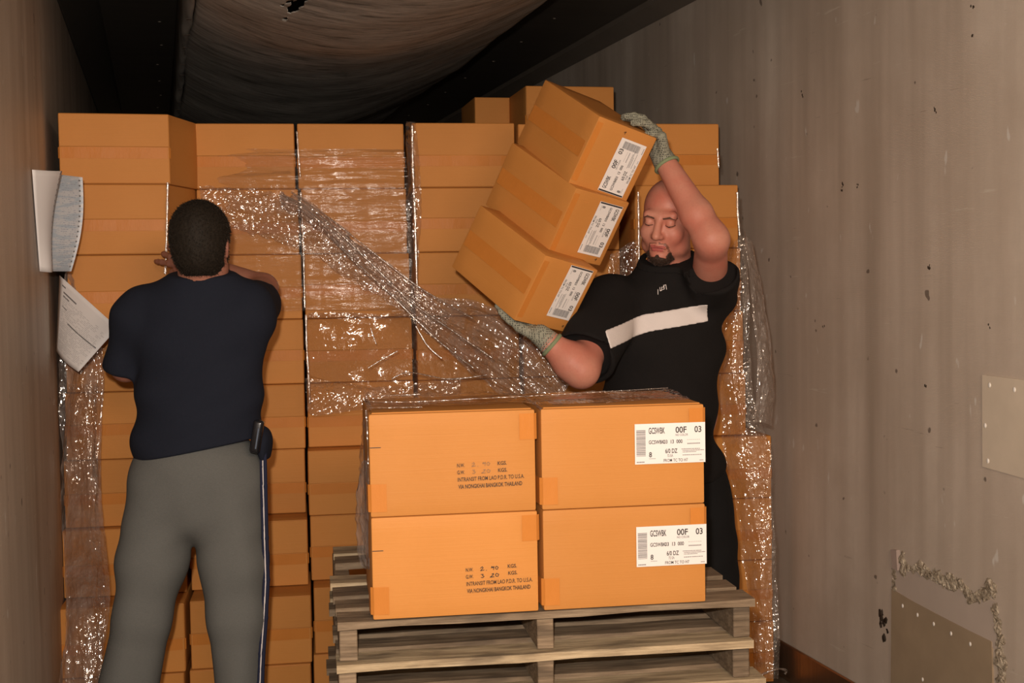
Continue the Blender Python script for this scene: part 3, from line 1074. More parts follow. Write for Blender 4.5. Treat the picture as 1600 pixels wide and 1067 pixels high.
def pallet_box(px0, py0, px1, py1, row, label, stencil, lab, dshift=0.0):
    a = on_plane(px0, py0, PB0, HY)
    b = on_plane(px1, py1, PB0, HY)
    w = np.linalg.norm((b - a)[:2])
    ctr = (a + b)[:2] / 2 + np.array([math.sin(hyr), math.cos(hyr)]) * (0.36 / 2 - dshift)
    o = bm_obj('cardboard_box', box_mesh(w, 0.36, 0.2335, 50 + row + int(px0), 0.003, 0.005), M['card'])
    shade_auto(o)
    o.location = (ctr[0], ctr[1], DECK_Z + 0.0010 + row * 0.2345)
    o.rotation_euler = (0, 0, -hyr)
    tag(o, label, 'box', 'cardboard boxes on the pallet')
    # top flaps and the tape along their seam, brought down over both ends
    H = 0.2335
    if row == 1:
        for y0, y1 in ((-0.172, -0.0015), (0.0015, 0.172)):
            bm_obj('flap', box_bm((0, (y0 + y1) / 2, H + 0.001), (w - 0.014, y1 - y0, 0.004), 0.0015), M['card'], o)
        path = [(-w / 2 + 0.008 + (w - 0.016) * k / 8, 0, H + 0.0048) for k in range(9)]
        bm_obj('packing_tape', strip_bm(path, (0, 1, 0), 0.05, 0), M['tape'], o)
    # corner tape patches on the front face
    for sx, z0, z1 in ((-1, 0.012, 0.075), (1, 0.165, 0.225)):
        x0 = sx * (w / 2 - 0.020)
        yy = -0.18 - 0.0036
        path = [(x0 + sx * 0.0265, yy + 0.05, (z0 + z1) / 2), (x0 + sx * 0.0245, yy + 0.009, (z0 + z1) / 2), (x0 + sx * 0.017, yy + 0.0024, (z0 + z1) / 2), (x0 - sx * 0.017, yy, (z0 + z1) / 2)]
        bm_obj('corner_tape', strip_bm(path, (0, 0, 1), z1 - z0, 0), M['tape'], o)
    yf = -0.18 - 0.0045
    if stencil:
        k, h = Print(), Print()
        u0, v0 = stencil['at']
        k.text('N.W.', u0, v0 + 0.0495, 0.0085, 0.017, bold=0.018)
        k.text('G.W.', u0, v0 + 0.0335, 0.0085, 0.017, bold=0.018)
        k.text('KGS.', u0 + stencil['kg'], v0 + 0.0495 + stencil['ky'], 0.0085, 0.021, bold=0.018)
        k.text('KGS.', u0 + stencil['kg'] + 0.001, v0 + 0.0335 + stencil['ky'], 0.0085, 0.021, bold=0.018)
        k.text('INTRANSIT FROM LAO P.D.R. TO U.S.A.', u0 + 0.001, v0 + 0.0165, 0.0095, 0.153, bold=0.010)
        k.text('VIA NONGKHAI BANGKOK THAILAND', u0 + 0.002, v0, 0.0095, 0.147, bold=0.018)
        # the hand-written figures
        x, y = u0 + 0.034, v0 + 0.0495
        h.line([(x, y + 0.006), (x + 0.004, y + 0.009), (x + 0.006, y + 0.006), (x, y), (x + 0.008, y + 0.001)], 0.0016)
        h.line([(x + 0.013, y), (x + 0.0142, y)], 0.0014)
        h.line([(x + 0.030, y + 0.006), (x + 0.026, y + 0.008), (x + 0.025, y + 0.005), (x + 0.030, y + 0.0055), (x + 0.031, y + 0.008), (x + 0.030, y)], 0.0015)
        h.line([(x + 0.036, y + 0.001), (x + 0.034, y + 0.005), (x + 0.037, y + 0.008), (x + 0.041, y + 0.005), (x + 0.039, y + 0.001), (x + 0.036, y + 0.001)], 0.0015)
        y -= 0.0165
        h.line([(x + 0.001, y + 0.008), (x + 0.006, y + 0.008), (x + 0.004, y + 0.005), (x + 0.008, y + 0.003), (x + 0.005, y), (x + 0.001, y + 0.001)], 0.0015)
        h.line([(x + 0.026, y + 0.007), (x + 0.030, y + 0.008), (x + 0.029, y + 0.005), (x + 0.022, y), (x + 0.031, y + 0.0005)], 0.0017)
        h.line([(x + 0.036, y + 0.001), (x + 0.034, y + 0.005), (x + 0.037, y + 0.008), (x + 0.042, y + 0.005), (x + 0.040, y + 0.001), (x + 0.036, y + 0.001)], 0.0015)
        sl = stencil.get('slope', 0.0)
        f3 = lambda u, v: (u, yf - 0.0004, v + sl * (u - u0))
        tag(link(bpy.data.objects.new('stencil_text', k.mesh('stencil_text', M['ink_brown'], f3)), o), kind='stuff')
        tag(link(bpy.data.objects.new('handwritten_weight', h.mesh('handwritten_weight', M[stencil['hand']], f3)), o), kind='stuff')
        t = Print()
        t.rect(-w / 2 + 0.001, 0.158, -w / 2 + 0.026, 0.1596)
        link(bpy.data.objects.new('tick_mark', t.mesh('tick_mark', M['ink'], lambda u, v: (u, yf + 0.0005 - 0.0005, v))), o)
    if lab:
        add_label(o, (w / 2 - 0.169 + 0.001, yf - 0.0003, lab), (1, 0, 0), (0, 0, 1), 'pallet', 'white shipping label with bar code and lot numbers')
    return o


PB0 = at(842, 955, 2.985)
S1 = dict(at=(0.008, 0.058), kg=0.093, ky=0.0, hand='ink_faint', slope=0.02)
S2 = dict(at=(0.022, 0.052), kg=0.097, ky=0.002, hand='ink', slope=0.02)
pallet_box(583, 968, 842, 955, 0, 'lower left cardboard box on pallet, clearly handwritten weight, stencilled transit text', S2, None)
pallet_box(579, 806, 838, 798, 1, 'upper left cardboard box on pallet, faint handwritten weight, stencilled transit text', S1, None)
pallet_box(850, 953, 1103, 942, 0, 'lower right cardboard box on pallet with white shipping label, directly on boards', None, 0.092)
pallet_box(847, 793, 1101, 785, 1, 'upper right cardboard box on pallet with white shipping label near right edge', None, 0.098)

# ------------------------------------------------------------------ the three boxes being carried
HD = (0.2145, 0.22, 0.36)
HELD = [
    ((1.2356, 3.534, 2.0071), (-0.3469, 0.3416, -0.8735), (0.9201, 0.3048, -0.2462), (-0.1821, 0.8891, 0.42), 'topmost of three tilted cardboard boxes, label reading upward, under gloved hand'),
    ((1.1756, 3.5731, 1.8043), (-0.3284, 0.3513, -0.8768), (0.8952, 0.4118, -0.1703), (-0.3012, 0.8408, 0.4497), 'middle of three tilted cardboard boxes held by the bearded man'),
    ((1.0746, 3.5527, 1.6098), (-0.3693, 0.3263, -0.8701), (0.8704, 0.4497, -0.2007), (-0.3258, 0.8314, 0.4501), 'lowest of three tilted cardboard boxes resting on the gloved right hand'),
]
held_axes = []
for i, (o3, a, b, c, lab) in enumerate(HELD):
    A = np.array([b, c, [-x for x in a]]).T      # local x=b, y=c, z=-a
    u_, s_, vt = np.linalg.svd(A)
    A = u_ @ vt
    org = np.array(o3) + A[:, 0] * HD[1] / 2 + A[:, 1] * HD[2] / 2 - A[:, 2] * HD[0]
    ob = bm_obj('cardboard_box', box_mesh(HD[1], HD[2], HD[0], 70 + i, 0.002, 0.005), M['card'])
    shade_auto(ob)
    ob.matrix_world = Matrix([[A[0, 0], A[0, 1], A[0, 2], org[0]], [A[1, 0], A[1, 1], A[1, 2], org[1]], [A[2, 0], A[2, 1], A[2, 2], org[2]], [0, 0, 0, 1]])
    tag(ob, lab, 'box', 'tilted boxes in the bearded man\'s hands')
    held_axes.append((A, np.array(o3)))
    yf = -HD[2] / 2 - 0.0028
    w, h = HD[1], HD[0]
    # tape: down the middle of the big side and round onto the label face
    path = [(-w / 2 - 0.0025, HD[2] / 2 - 0.01 - k * (HD[2] - 0.02) / 8, h / 2) for k in range(9)]
    bm_obj('packing_tape', strip_bm(path, (0, 0, 1), 0.05, 0), M['tape'], ob)
    t = Print()
    bm_obj('edge_tape', strip_bm([(-w / 2 + 0.002, yf + 0.0015, h / 2), (-w / 2 + 0.022, yf + 0.0012, h / 2)], (0, 0, 1), h - 0.03, 0), M['tape'], ob)
    if i == 0:     # text reads upwards
        add_label(ob, (0.086, yf, 0.012), (0, 0, 1), (-1, 0, 0), 'held', 'white shipping label turned on its side')
    else:          # text reads downwards
        add_label(ob, (-0.004, yf, h - 0.006 - 0.012 * (i == 1)), (0, 0, -1), (1, 0, 0), 'held', 'white shipping label turned on its side')
    t = Print()
    zz = h - 0.018 if i == 0 else 0.018
    uu = -0.010 if i == 0 else 0.075
    t.line([(uu, zz), (uu + 0.006, zz + 0.003), (uu + 0.004, zz - 0.004)], 0.002)
    link(bpy.data.objects.new('ink_mark', t.mesh('ink_mark', M['ink_brown'], lambda u, v: (u, yf - 0.0003, v))), ob)

# ------------------------------------------------------------------ figures: implicit surfaces meshed with surface nets
def smin(a, b, k):
    h = np.clip(0.5 + 0.5 * (b - a) / k, 0, 1)
    return b * (1 - h) + a * h - k * h * (1 - h)


def smax(a, b, k):
    return -smin(-a, -b, k)


def capsule(p, a, b, ra, rb):
    a, b = np.asarray(a, float), np.asarray(b, float)
    ba = b - a
    pa = p - a
    h = np.clip(pa @ ba / (ba @ ba + 1e-12), 0, 1)
    return np.linalg.norm(pa - h[:, None] * ba, axis=1) - (ra + (rb - ra) * h)


def ellipsoid(p, c, r, R=None):
    q = p - np.asarray(c, float)
    if R is not None:
        q = q @ R                 # columns of R = local axes
    r = np.asarray(r, float)
    k0 = np.linalg.norm(q / r, axis=1)
    k1 = np.linalg.norm(q / (r * r), axis=1) + 1e-9
    return np.where(k0 < 1e-3, -r.min(), k0 * (k0 - 1) / k1)


def caps(p, lst, k):
    d = None
    for a, b, ra, rb in lst:
        e = capsule(p, a, b, ra, rb)
        d = e if d is None else smin(d, e, k)
    return d


def mesh_sdf(f, lo, hi, cell, newton=2):
    lo, hi = np.asarray(lo, float), np.asarray(hi, float)
    lv = 4
    big = cell * 2 ** lv
    n = np.ceil((hi - lo) / big).astype(int)
    g = np.stack(np.meshgrid(*[np.arange(k) for k in n], indexing='ij'), -1).reshape(-1, 3)
    s = big
    for L in range(lv + 1):
        d = f(lo + (g + 0.5) * s)
        g = g[np.abs(d) < 0.866 * s * 1.35 + 0.001]
        if L < lv:
            off = np.stack(np.meshgrid([0, 1], [0, 1], [0, 1], indexing='ij'), -1).reshape(-1, 3)
            g = (g[:, None] * 2 + off[None]).reshape(-1, 3)
            s /= 2
    B = 1 << 20
    key = lambda q: (q[..., 0] * B + q[..., 1]) * B + q[..., 2]
    off = np.stack(np.meshgrid([0, 1], [0, 1], [0, 1], indexing='ij'), -1).reshape(-1, 3)
    ck = key(g[:, None] + off[None])
    uk, inv = np.unique(ck, return_inverse=True)
    inv = inv.reshape(ck.shape)
    cz = uk % B; cy = (uk // B) % B; cx = uk // (B * B)
    cp = lo + np.stack([cx, cy, cz], -1) * cell
    val = f(cp)
    v8 = val[inv]
    act = (v8.min(1) < 0) & (v8.max(1) >= 0)
    g, inv, v8 = g[act], inv[act], v8[act]
    ed = [(i, j) for i in range(8) for j in range(i + 1, 8) if bin(i ^ j).count('1') == 1]
    acc = np.zeros((len(g), 3)); cnt = np.zeros(len(g))
    for i, j in ed:
        a, b = v8[:, i], v8[:, j]
        m = (a < 0) != (b < 0)
        t = a[m] / (a[m] - b[m])
        acc[m] += off[i] + t[:, None] * (off[j] - off[i])
        cnt[m] += 1
    V = lo + (g + acc / cnt[:, None]) * cell
    for _ in range(newton):
        e = cell * 0.25
        d0 = f(V)
        gr = np.stack([(f(V + np.eye(3)[k] * e) - d0) / e for k in range(3)], -1)
        st = d0[:, None] * gr / ((gr ** 2).sum(1)[:, None] + 1e-6)
        ln = np.linalg.norm(st, axis=1)[:, None]
        V = V - st * np.minimum(1, cell * 0.4 / (ln + 1e-9))
    gk = key(g); order = np.argsort(gk); sk = gk[order]
    F = []
    for ax in range(3):
        b, c = [(1, 2), (2, 0), (0, 1)][ax]
        bit = {0: 4, 1: 2, 2: 1}[ax]
        a0, a1 = v8[:, 0], v8[:, bit]
        m = np.where((a0 < 0) != (a1 < 0))[0]
        eb, ec = np.eye(3, dtype=int)[b], np.eye(3, dtype=int)[c]
        ids = []
        ok = np.ones(len(m), bool)
        for dlt in (0 * eb, -eb, -eb - ec, -ec):
            kk = key(g[m] + dlt)
            pos = np.clip(np.searchsorted(sk, kk), 0, len(sk) - 1)
            ok &= sk[pos] == kk
            ids.append(order[pos])
        q = np.stack(ids, -1)
        flip = a0[m] >= 0
        q[flip] = q[flip][:, ::-1]
        F.append(q[ok])
    F = np.concatenate(F)
    return V, F


def sdf_obj(name, f, lo, hi, cell, mat, parent=None, mats=None, region=None, newton=2):
    V, F = mesh_sdf(f, lo, hi, cell, newton)
    me = bpy.data.meshes.new(name)
    me.vertices.add(len(V)); me.vertices.foreach_set('co', V.astype(np.float32).ravel())
    me.loops.add(F.size); me.loops.foreach_set('vertex_index', F.astype(np.int32).ravel())
    me.polygons.add(len(F)); me.polygons.foreach_set('loop_start', np.arange(0, F.size, 4, dtype=np.int32))
    for m in (mats or [mat]): me.materials.append(m)
    if region is not None:
        me.polygons.foreach_set('material_index', region(V[F].mean(1)).astype(np.int32))
    me.polygons.foreach_set('use_smooth', np.ones(len(F), dtype=bool))
    me.update(calc_edges=True)
    me.validate()
    o = bpy.data.objects.new(name, me)
    link(o)
    if parent is not None:
        o.parent = parent
        o.matrix_parent_inverse = parent.matrix_basis.inverted()
    return o


def frame_from(fwd_dir, up_hint):
    """head frame: columns = person's left, backward, up"""
    y = -unit(fwd_dir)
    x = unit(np.cross(y, up_hint))
    z = np.cross(x, y)
    return np.stack([x, y, z], 1)


def head_sdf(p, face=True, ears=True):
    d = ellipsoid(p, (0, 0.022, 0.030), (0.077, 0.097, 0.087))
    d = smin(d, ellipsoid(p, (0, -0.018, -0.045), (0.063, 0.072, 0.080)), 0.03)
    d = smin(d, ellipsoid(p, (0, 0.045, -0.02), (0.066, 0.062, 0.07)), 0.03)
    if face:
        d = smin(d, ellipsoid(p, (0, -0.062, -0.104), (0.026, 0.025, 0.020)), 0.025)
        for s in (-1, 1):
            d = smin(d, ellipsoid(p, (s * 0.040, -0.058, -0.035), (0.024, 0.024, 0.026)), 0.02)
            d = smin(d, ellipsoid(p, (s * 0.052, -0.015, -0.080), (0.018, 0.030, 0.024)), 0.025)
        d = smin(d, capsule(p, (-0.036, -0.076, 0.020), (0.036, -0.076, 0.020), 0.015, 0.015), 0.014)
        for s in (-1, 1):
            d = smax(d, -(np.linalg.norm((p - np.array([s * 0.032, -0.104, -0.002])) / np.array([1.25, 1, 0.9]), axis=1) - 0.017), 0.014)
        # nose
        n = capsule(p, (0, -0.086, 0.008), (0, -0.108, -0.036), 0.0095, 0.0125)
        for s in (-1, 1):
            n = smin(n, capsule(p, (s * 0.012, -0.098, -0.040), (s * 0.013, -0.090, -0.038), 0.0078, 0.007), 0.008)
        d = smin(d, n, 0.010)
        for s in (-1, 1):
            d = smax(d, -(np.linalg.norm(p - np.array([s * 0.0065, -0.105, -0.051]), axis=1) - 0.0042), 0.004)
            # lidded eyes
            e = np.linalg.norm(p - np.array([s * 0.032, -0.0755, -0.001]), axis=1) - 0.0138
            d = smin(d, e, 0.004)
        # lips
        up = capsule(p, (-0.021, -0.0815, -0.070), (0.021, -0.0815, -0.070), 0.0050, 0.0050)
        up = smin(up, np.linalg.norm(p - np.array([0, -0.0850, -0.068]), axis=1) - 0.0055, 0.010)
        lo_ = capsule(p, (-0.014, -0.0825, -0.0795), (0.014, -0.0825, -0.0795), 0.0055, 0.0055)
        d = smin(d, up, 0.007)
        d = smin(d, lo_, 0.006)
        d = smax(d, -capsule(p, (-0.022, -0.0895, -0.0750), (0.022, -0.0895, -0.0750), 0.0020, 0.0020), 0.003)
    if ears:
        for s in (-1, 1):
            q = p - np.array([s * 0.0785, 0.022, -0.012])
            c, sn = math.cos(0.35 * s), math.sin(0.35 * s)
            qq = np.stack([q[:, 0] * c - q[:, 1] * sn, q[:, 0] * sn + q[:, 1] * c, q[:, 2]], -1)
            e = ellipsoid(qq, (0, 0, 0), (0.0075, 0.018, 0.031))
            e = smax(e, -ellipsoid(qq, (s * 0.008, -0.004, 0.004), (0.006, 0.009, 0.016)), 0.004)
            e = smin(e, ellipsoid(qq, (0, -0.004, -0.026), (0.006, 0.009, 0.010)), 0.005)
            d = smin(d, e, 0.006)
    return d


def rot_toward(f, n, ang):
    return f * math.cos(ang) + n * math.sin(ang)


def hand_caps(W, f, n, lat, curls, spread=0.08, thumb=(0.75, 0.55, 0.25), s=1.0, tcurl=0.3):
    """wrist W, forward f, palm normal n, lat toward the thumb; curls: per finger 3 joint angles"""
    W = np.asarray(W, float)
    f = unit(f); n = unit(np.asarray(n) - f * (np.asarray(n) @ f)); lat0 = unit(np.cross(f, n))
    lat = lat0 if lat0 @ np.asarray(lat) > 0 else -lat0
    out = []
    kn = []
    for i, (l0, l1) in enumerate(((0.017, 0.033), (0.006, 0.011), (-0.006, -0.011), (-0.016, -0.031))):
        fw = (0.088, 0.092, 0.087, 0.078)[i]
        k = W + (f * fw + lat * l1) * s
        kn.append(k)
        out.append((W + (f * 0.012 + lat * l0) * s, k, 0.0155 * s, 0.0118 * s))
    out.append((W - f * 0.01, W + f * 0.05 * s, 0.026 * s, 0.020 * s))
    seg = ((0.043, 0.026, 0.021), (0.047, 0.029, 0.022), (0.043, 0.027, 0.021), (0.033, 0.020, 0.018))
    for i in range(4):
        d = unit(f + lat * (1.5 - i) * spread)
        p = kn[i]
        nn = n
        r = (0.0100, 0.0103, 0.0098, 0.0086)[i] * s
        ang = 0
        for j in range(3):
            ang += curls[i][j]
            dd = rot_toward(d, nn, ang)
            q = p + dd * seg[i][j] * s
            out.append((p, q, r, r * 0.90))
            p = q; r *= 0.90
    t0 = W + (f * 0.022 + lat * 0.020 + n * 0.006) * s
    td = unit(lat * thumb[0] + f * thumb[1] + n * thumb[2])
    p1 = t0 + td * 0.043 * s
    td2 = unit(td + n * tcurl + f * 0.3)
    p2 = p1 + td2 * 0.031 * s
    td3 = unit(td2 + n * tcurl)
    p3 = p2 + td3 * 0.025 * s
    out += [(t0, p1, 0.0165 * s, 0.0125 * s), (p1, p2, 0.0120 * s, 0.0108 * s), (p2, p3, 0.0108 * s, 0.0092 * s)]
    return out


def bounded(fn, c, r, margin=0.12):
    """evaluate fn only near its bounding sphere"""
    c = np.asarray(c, float)

    def g(p):
        dist = np.linalg.norm(p - c, axis=1) - r
        out = dist + 0.02
        m = dist < margin
        if m.any():
            out[m] = fn(p[m])
        return out
    return g


def bound_of(lst, pad=0.0):
    P = np.array([q for c in lst for q in c[:2]])
    c = P.mean(0)
    return c, np.linalg.norm(P - c, axis=1).max() + max(max(x[2], x[3]) for x in lst) + pad


def folds(p, seed, amp, fx=(18, 7), axis=None):
    ph = seed * 1.7
    w = np.sin(p[:, 2] * fx[0] * 2.2 + p[:, 0] * 19 + 2.5 * np.sin(p[:, 0] * 8 + ph) + ph) * np.sin(p[:, 0] * fx[1] + p[:, 1] * 6 + ph)
    w2 = np.sin(p[:, 2] * 37 - p[:, 0] * 31 + 3 * np.sin(p[:, 2] * 9 + ph))
    return amp * (w + 0.45 * w2)


HR = unit(np.array([RGT[0], RGT[1], 0]))       # sideways in the picture, level
HF = unit(np.array([FWD[0], FWD[1], 0]))       # away from the camera, level
UZ = np.array([0, 0, 1.0])
TORSO = np.stack([HR, HF, UZ], 1)


def drop(p, z, dx=0.0, df=0.0):
    """the point straight below p at height z"""
    return np.array([p[0], p[1], z]) + HR * dx + HF * df


# ================================================================== man seen from behind, navy shirt
pa = empty('person', tuple(drop(at(305, 900, 3.76), 0.0)))
tag(pa, 'man seen from behind in navy T-shirt and grey track pants, reaching to boxes', 'person')
hA = at(315, 381, 3.72)
RA = frame_from(HF * 1.0 - UZ * 0.10 - HR * 0.02, UZ - HR * 0.02)
SCA = 0.95
neckA = (at(317, 412, 3.73), at(316, 470, 3.75))
shL, shR = at(222, 487, 3.76), at(394, 482, 3.77)
elL, elR = at(197, 572, 3.80), at(411, 450, 4.00)
wrL = at(214, 540, 4.04)
wrR = at(299, 408, 4.12)
hipL, hipR = at(256, 745, 3.76), at(356, 745, 3.76)
knL, knR = at(221, 965, 3.74), at(370, 965, 3.74)
anL, anR = drop(at(178, 1067, 3.76), 0.085, -0.02), drop(at(376, 1067, 3.76), 0.085)

handR_a = hand_caps(wrR, at(252, 389, 4.20) - wrR, HF, -UZ, [(0.10, 0.15, 0.1), (0.25, 0.35, 0.25), (0.3, 0.4, 0.3), (0.35, 0.4, 0.3)], 0.10, thumb=(0.5, 0.8, 0.1))
handL_a = hand_caps(wrL, at(228, 512, 4.24) - wrL, HF * 0.3 + UZ * 0.4 + HR * 0.4, HR, [(0.2, 0.2, 0.2)] * 4, 0.1)
bA, rAb = bound_of(handR_a); bA2, rA2 = bound_of(handL_a)
gA = [bounded(lambda p: caps(p, handR_a, 0.006), bA, rAb), bounded(lambda p: caps(p, handL_a, 0.006), bA2, rA2)]
headA = bounded(lambda p: head_sdf((p - hA) @ RA / SCA) * SCA, hA, 0.15)


def body_a(p):
    d = headA(p)
    d = smin(d, capsule(p, neckA[0], neckA[1], 0.058, 0.066), 0.03)
    t = ellipsoid(p, at(312, 530, 3.76), (0.165, 0.095, 0.17), TORSO)
    t = smin(t, ellipsoid(p, at(310, 660, 3.76), (0.150, 0.095, 0.17), TORSO), 0.06)
    t = smin(t, ellipsoid(p, at(306, 735, 3.76), (0.150, 0.095, 0.10), TORSO), 0.05)
    d = smin(d, t, 0.04)
    for a, b, c, r in ((shL, elL, wrL, 1), (shR, elR, wrR, 1)):
        d = smin(d, smin(capsule(p, a, b, 0.056, 0.043), capsule(p, b, c, 0.043, 0.028), 0.02), 0.03)
    for a, b, c in ((hipL, knL, anL), (hipR, knR, anR)):
        d = smin(d, smin(capsule(p, a, b, 0.085, 0.055), capsule(p, b, c, 0.055, 0.038), 0.02), 0.03)
        d = smin(d, capsule(p, c - UZ * 0.04, c + HF * 0.13 - UZ * 0.05, 0.038, 0.03), 0.03)
    for g in gA:
        d = smin(d, g(p), 0.012)
    return d


lo = np.array([-0.45, 3.45, -0.01]); hi = np.array([0.60, 4.45, 1.85])
sdf_obj('body', body_a, lo, hi, 0.0042, M['skin_b'], pa)


def torso_shirt_a(p):
    t = ellipsoid(p, at(312, 525, 3.765), (0.200, 0.120, 0.185), TORSO)
    t = smin(t, capsule(p, at(232, 482, 3.765), at(386, 480, 3.775), 0.060, 0.058), 0.07)
    t = smin(t, capsule(p, at(300, 448, 3.745), at(334, 446, 3.745), 0.055, 0.055), 0.06)
    t = smin(t, ellipsoid(p, at(312, 625, 3.765), (0.186, 0.122, 0.18), TORSO), 0.05)
    t = smin(t, ellipsoid(p, at(308, 695, 3.765), (0.192, 0.132, 0.12), TORSO), 0.05)
    return t


slL = (at(216, 494, 3.765), at(197, 585, 3.815))
slR = (at(392, 487, 3.775), at(413, 466, 4.06))
upA = unit(np.array([0, 0, 1.0]))
hem0 = at(300, 706, 3.66)
hemn = unit(np.cross(at(390, 683, 3.70) - at(208, 719, 3.70), HF * 1.0))
hemn = hemn if hemn[2] < 0 else -hemn
collar0 = at(316, 431, 3.70)


def shirt_a(p):
    d = torso_shirt_a(p)
    for (a, b), cut in ((slL, 0.93), (slR, 0.60)):
        s = capsule(p, a, b, 0.076, 0.068)
        ax = unit(b - a)
        s = smax(s, (p - (a + (b - a) * cut)) @ ax, 0.012)
        inner = capsule(p, a + (b - a) * 0.3, a + (b - a) * 1.6, 0.062, 0.055)
        d = smin(d, s, 0.035)
        beyond = (p - (a + (b - a) * (cut - 0.12))) @ ax
        d = smax(d, -smax(inner, -beyond, 0.01), 0.004)
    # tail of the shirt hanging at the right hip
    d = smin(d, ellipsoid(p, at(413, 702, 3.75), (0.022, 0.05, 0.062), TORSO), 0.02)
    d = d + folds(p, 1, 0.0042)
    d = smax(d, np.minimum((p - hem0) @ hemn, 1e3) * (1.0) - 0.0 - 0.07 * np.clip(((p - at(398, 690, 3.75)) @ HR) / 0.02, 0, 1), 0.006)
    d = smax(d, (p - collar0) @ unit(UZ - HF * 0.22), 0.006)
    return smax(d, -(capsule(p, neckA[0] + UZ * 0.1, neckA[1], 0.064, 0.066)), 0.004)


sdf_obj('t_shirt', shirt_a, lo, hi, 0.005, M['shirt_navy'], pa)


def collar_a(p):
    q = p - (collar0 - UZ * 0.006 + HF * 0.05)
    r = np.linalg.norm(np.stack([q @ HR / 1.0, q @ HF / 1.0], -1), axis=1)
    h = q @ unit(UZ - HF * 0.22)
    return np.maximum(np.abs(r - 0.0685) - 0.0042, np.abs(h) - 0.0125) - 0.001


sdf_obj('collar', collar_a, collar0 - 0.13 + HF * 0.05, collar0 + 0.13 + HF * 0.05, 0.0035, M['shirt_navy'], pa)


def pants_a(p):
    d = smin(ellipsoid(p, at(308, 735, 3.765), (0.192, 0.132, 0.135), TORSO), ellipsoid(p, at(303, 790, 3.765), (0.15, 0.115, 0.105), TORSO), 0.05)
    for a, m_, b, c, rs in ((at(258, 765, 3.765), at(238, 880, 3.755), knL, anL, (0.108, 0.097, 0.080, 0.092)),
                            (at(357, 765, 3.765), at(366, 880, 3.755), knR, anR, (0.108, 0.097, 0.078, 0.066))):
        l = smin(capsule(p, a, m_, rs[0], rs[1]), capsule(p, m_, b, rs[1], rs[2]), 0.03)
        l = smin(l, capsule(p, b, c + UZ * 0.02, rs[2], rs[3]), 0.03)
        d = smin(d, l, 0.03)
    d = d + folds(p, 3, 0.0026, (6, 9)) + 0.0022 * np.sin(p[:, 0] * 55 + 1.5 * np.sin(p[:, 2] * 7)) * np.clip((1.0 - p[:, 2]) * 2, 0, 1)
    d = smax(d, (p - at(300, 690, 3.75)) @ UZ - 0.02, 0.01)
    return smax(d, -(p[:, 2] - 0.06), 0.01)


sdf_obj('track_pants', pants_a, lo, hi, 0.005, M['pants_grey'], pa)
# piping down the outer right seam
pp = [at(x, y, 3.72) for x, y in ((411, 705), (412, 760), (414, 840), (416, 905), (413, 965), (409, 1020), (407, 1067))]
pp.append(drop(pp[-1], 0.12))
for nm, off, rr, mt in (('seam_stripe', 0.0, 0.0032, M['white_cloth']), ('seam_piping', 0.0085, 0.0055, M['navy_cloth']), ('seam_piping', -0.0075, 0.004, M['navy_cloth'])):
    pts = [q + HR * off * 0.7 - HF * 0.004 for q in pp]

    def stripe(p, pts=pts, rr=rr):
        band = caps(p, [(a, b, rr, rr) for a, b in zip(pts[:-1], pts[1:])], 0.004)
        return band
    P = np.array(pts)
    sdf_obj(nm, stripe, P.min(0) - 0.03, P.max(0) + 0.03, 0.004, mt, pa)


def hair_a(p):
    q = (p - hA) @ RA
    d = head_sdf(q, face=False, ears=False) - 0.0065
    d = d + 0.0008 * np.sin(q[:, 0] * 310 + 2 * np.sin(q[:, 2] * 190)) * np.sin(q[:, 2] * 240 + q[:, 1] * 260)
    line = -0.098 + 0.55 * np.clip(-(q[:, 1] - 0.03), 0, 0.2) + 1.1 * np.clip(np.abs(q[:, 0]) - 0.055, 0, 1)
    d = smax(d, line - q[:, 2], 0.008)
    d = smax(d, -(q[:, 1] + 0.072 - 0.35 * (0.06 - q[:, 2])) if False else -(q[:, 1] + 0.075), 0.01)
    for s in (-1, 1):       # round the ears
        d = smax(d, -(np.linalg.norm((q - np.array([s * 0.080, 0.010, -0.025])) / np.array([0.8, 1.25, 1.35]), axis=1) - 0.030), 0.006)
    return d


hairA = sdf_obj('hair', hair_a, hA - 0.17, hA + 0.17, 0.0035, M['hair'], pa)


def add_strands(o, n, length, mat, parent, name, down, seed, curl=0.4):
    """short tufts standing on a hair mesh"""
    me = o.data
    r = np.random.default_rng(seed)
    nv = len(me.vertices)
    co = np.empty(nv * 3, np.float32); me.vertices.foreach_get('co', co); co = co.reshape(-1, 3)
    no = np.empty(nv * 3, np.float32); me.vertices.foreach_get('normal', no); no = no.reshape(-1, 3)
    idx = r.choice(nv, n)
    V, F = [], []
    for k, i in enumerate(idx):
        nrm = no[i]
        d = unit(nrm * 0.65 + down * 0.7 + r.normal(0, curl, 3))
        L = length * r.uniform(0.5, 1.2)
        side = unit(np.cross(d, r.normal(0, 1, 3))) * 0.0008
        b = co[i] - nrm * 0.001
        m_ = len(V)
        V += [b - side, b + side, b + d * L * 0.6 + side * 0.5 + nrm * 0.001, b + d * L]
        F += [(m_, m_ + 1, m_ + 2, m_ + 3)]
    h = mesh_obj(name, V, F, mat)
    h.parent = parent
    h.matrix_parent_inverse = parent.matrix_basis.inverted()
    return tag(h, kind='stuff')


add_strands(hairA, 9000, 0.0085, M['hair'], pa, 'hair_strands', -UZ * 0.8, 5)
for s, an in ((-1, anL), (1, anR)):
    def shoe(p, an=an):
        d = capsule(p, an + HF * (-0.02) - UZ * 0.035, an + HF * 0.16 - UZ * 0.04, 0.046, 0.042)
        d = smin(d, capsule(p, an - UZ * 0.02, an + UZ * 0.01, 0.045, 0.047), 0.03)
        return smax(d, -(p[:, 2] - 0.002), 0.004)
    sdf_obj('shoe', shoe, an - 0.25, an + 0.25, 0.007, M['shoe'], pa)

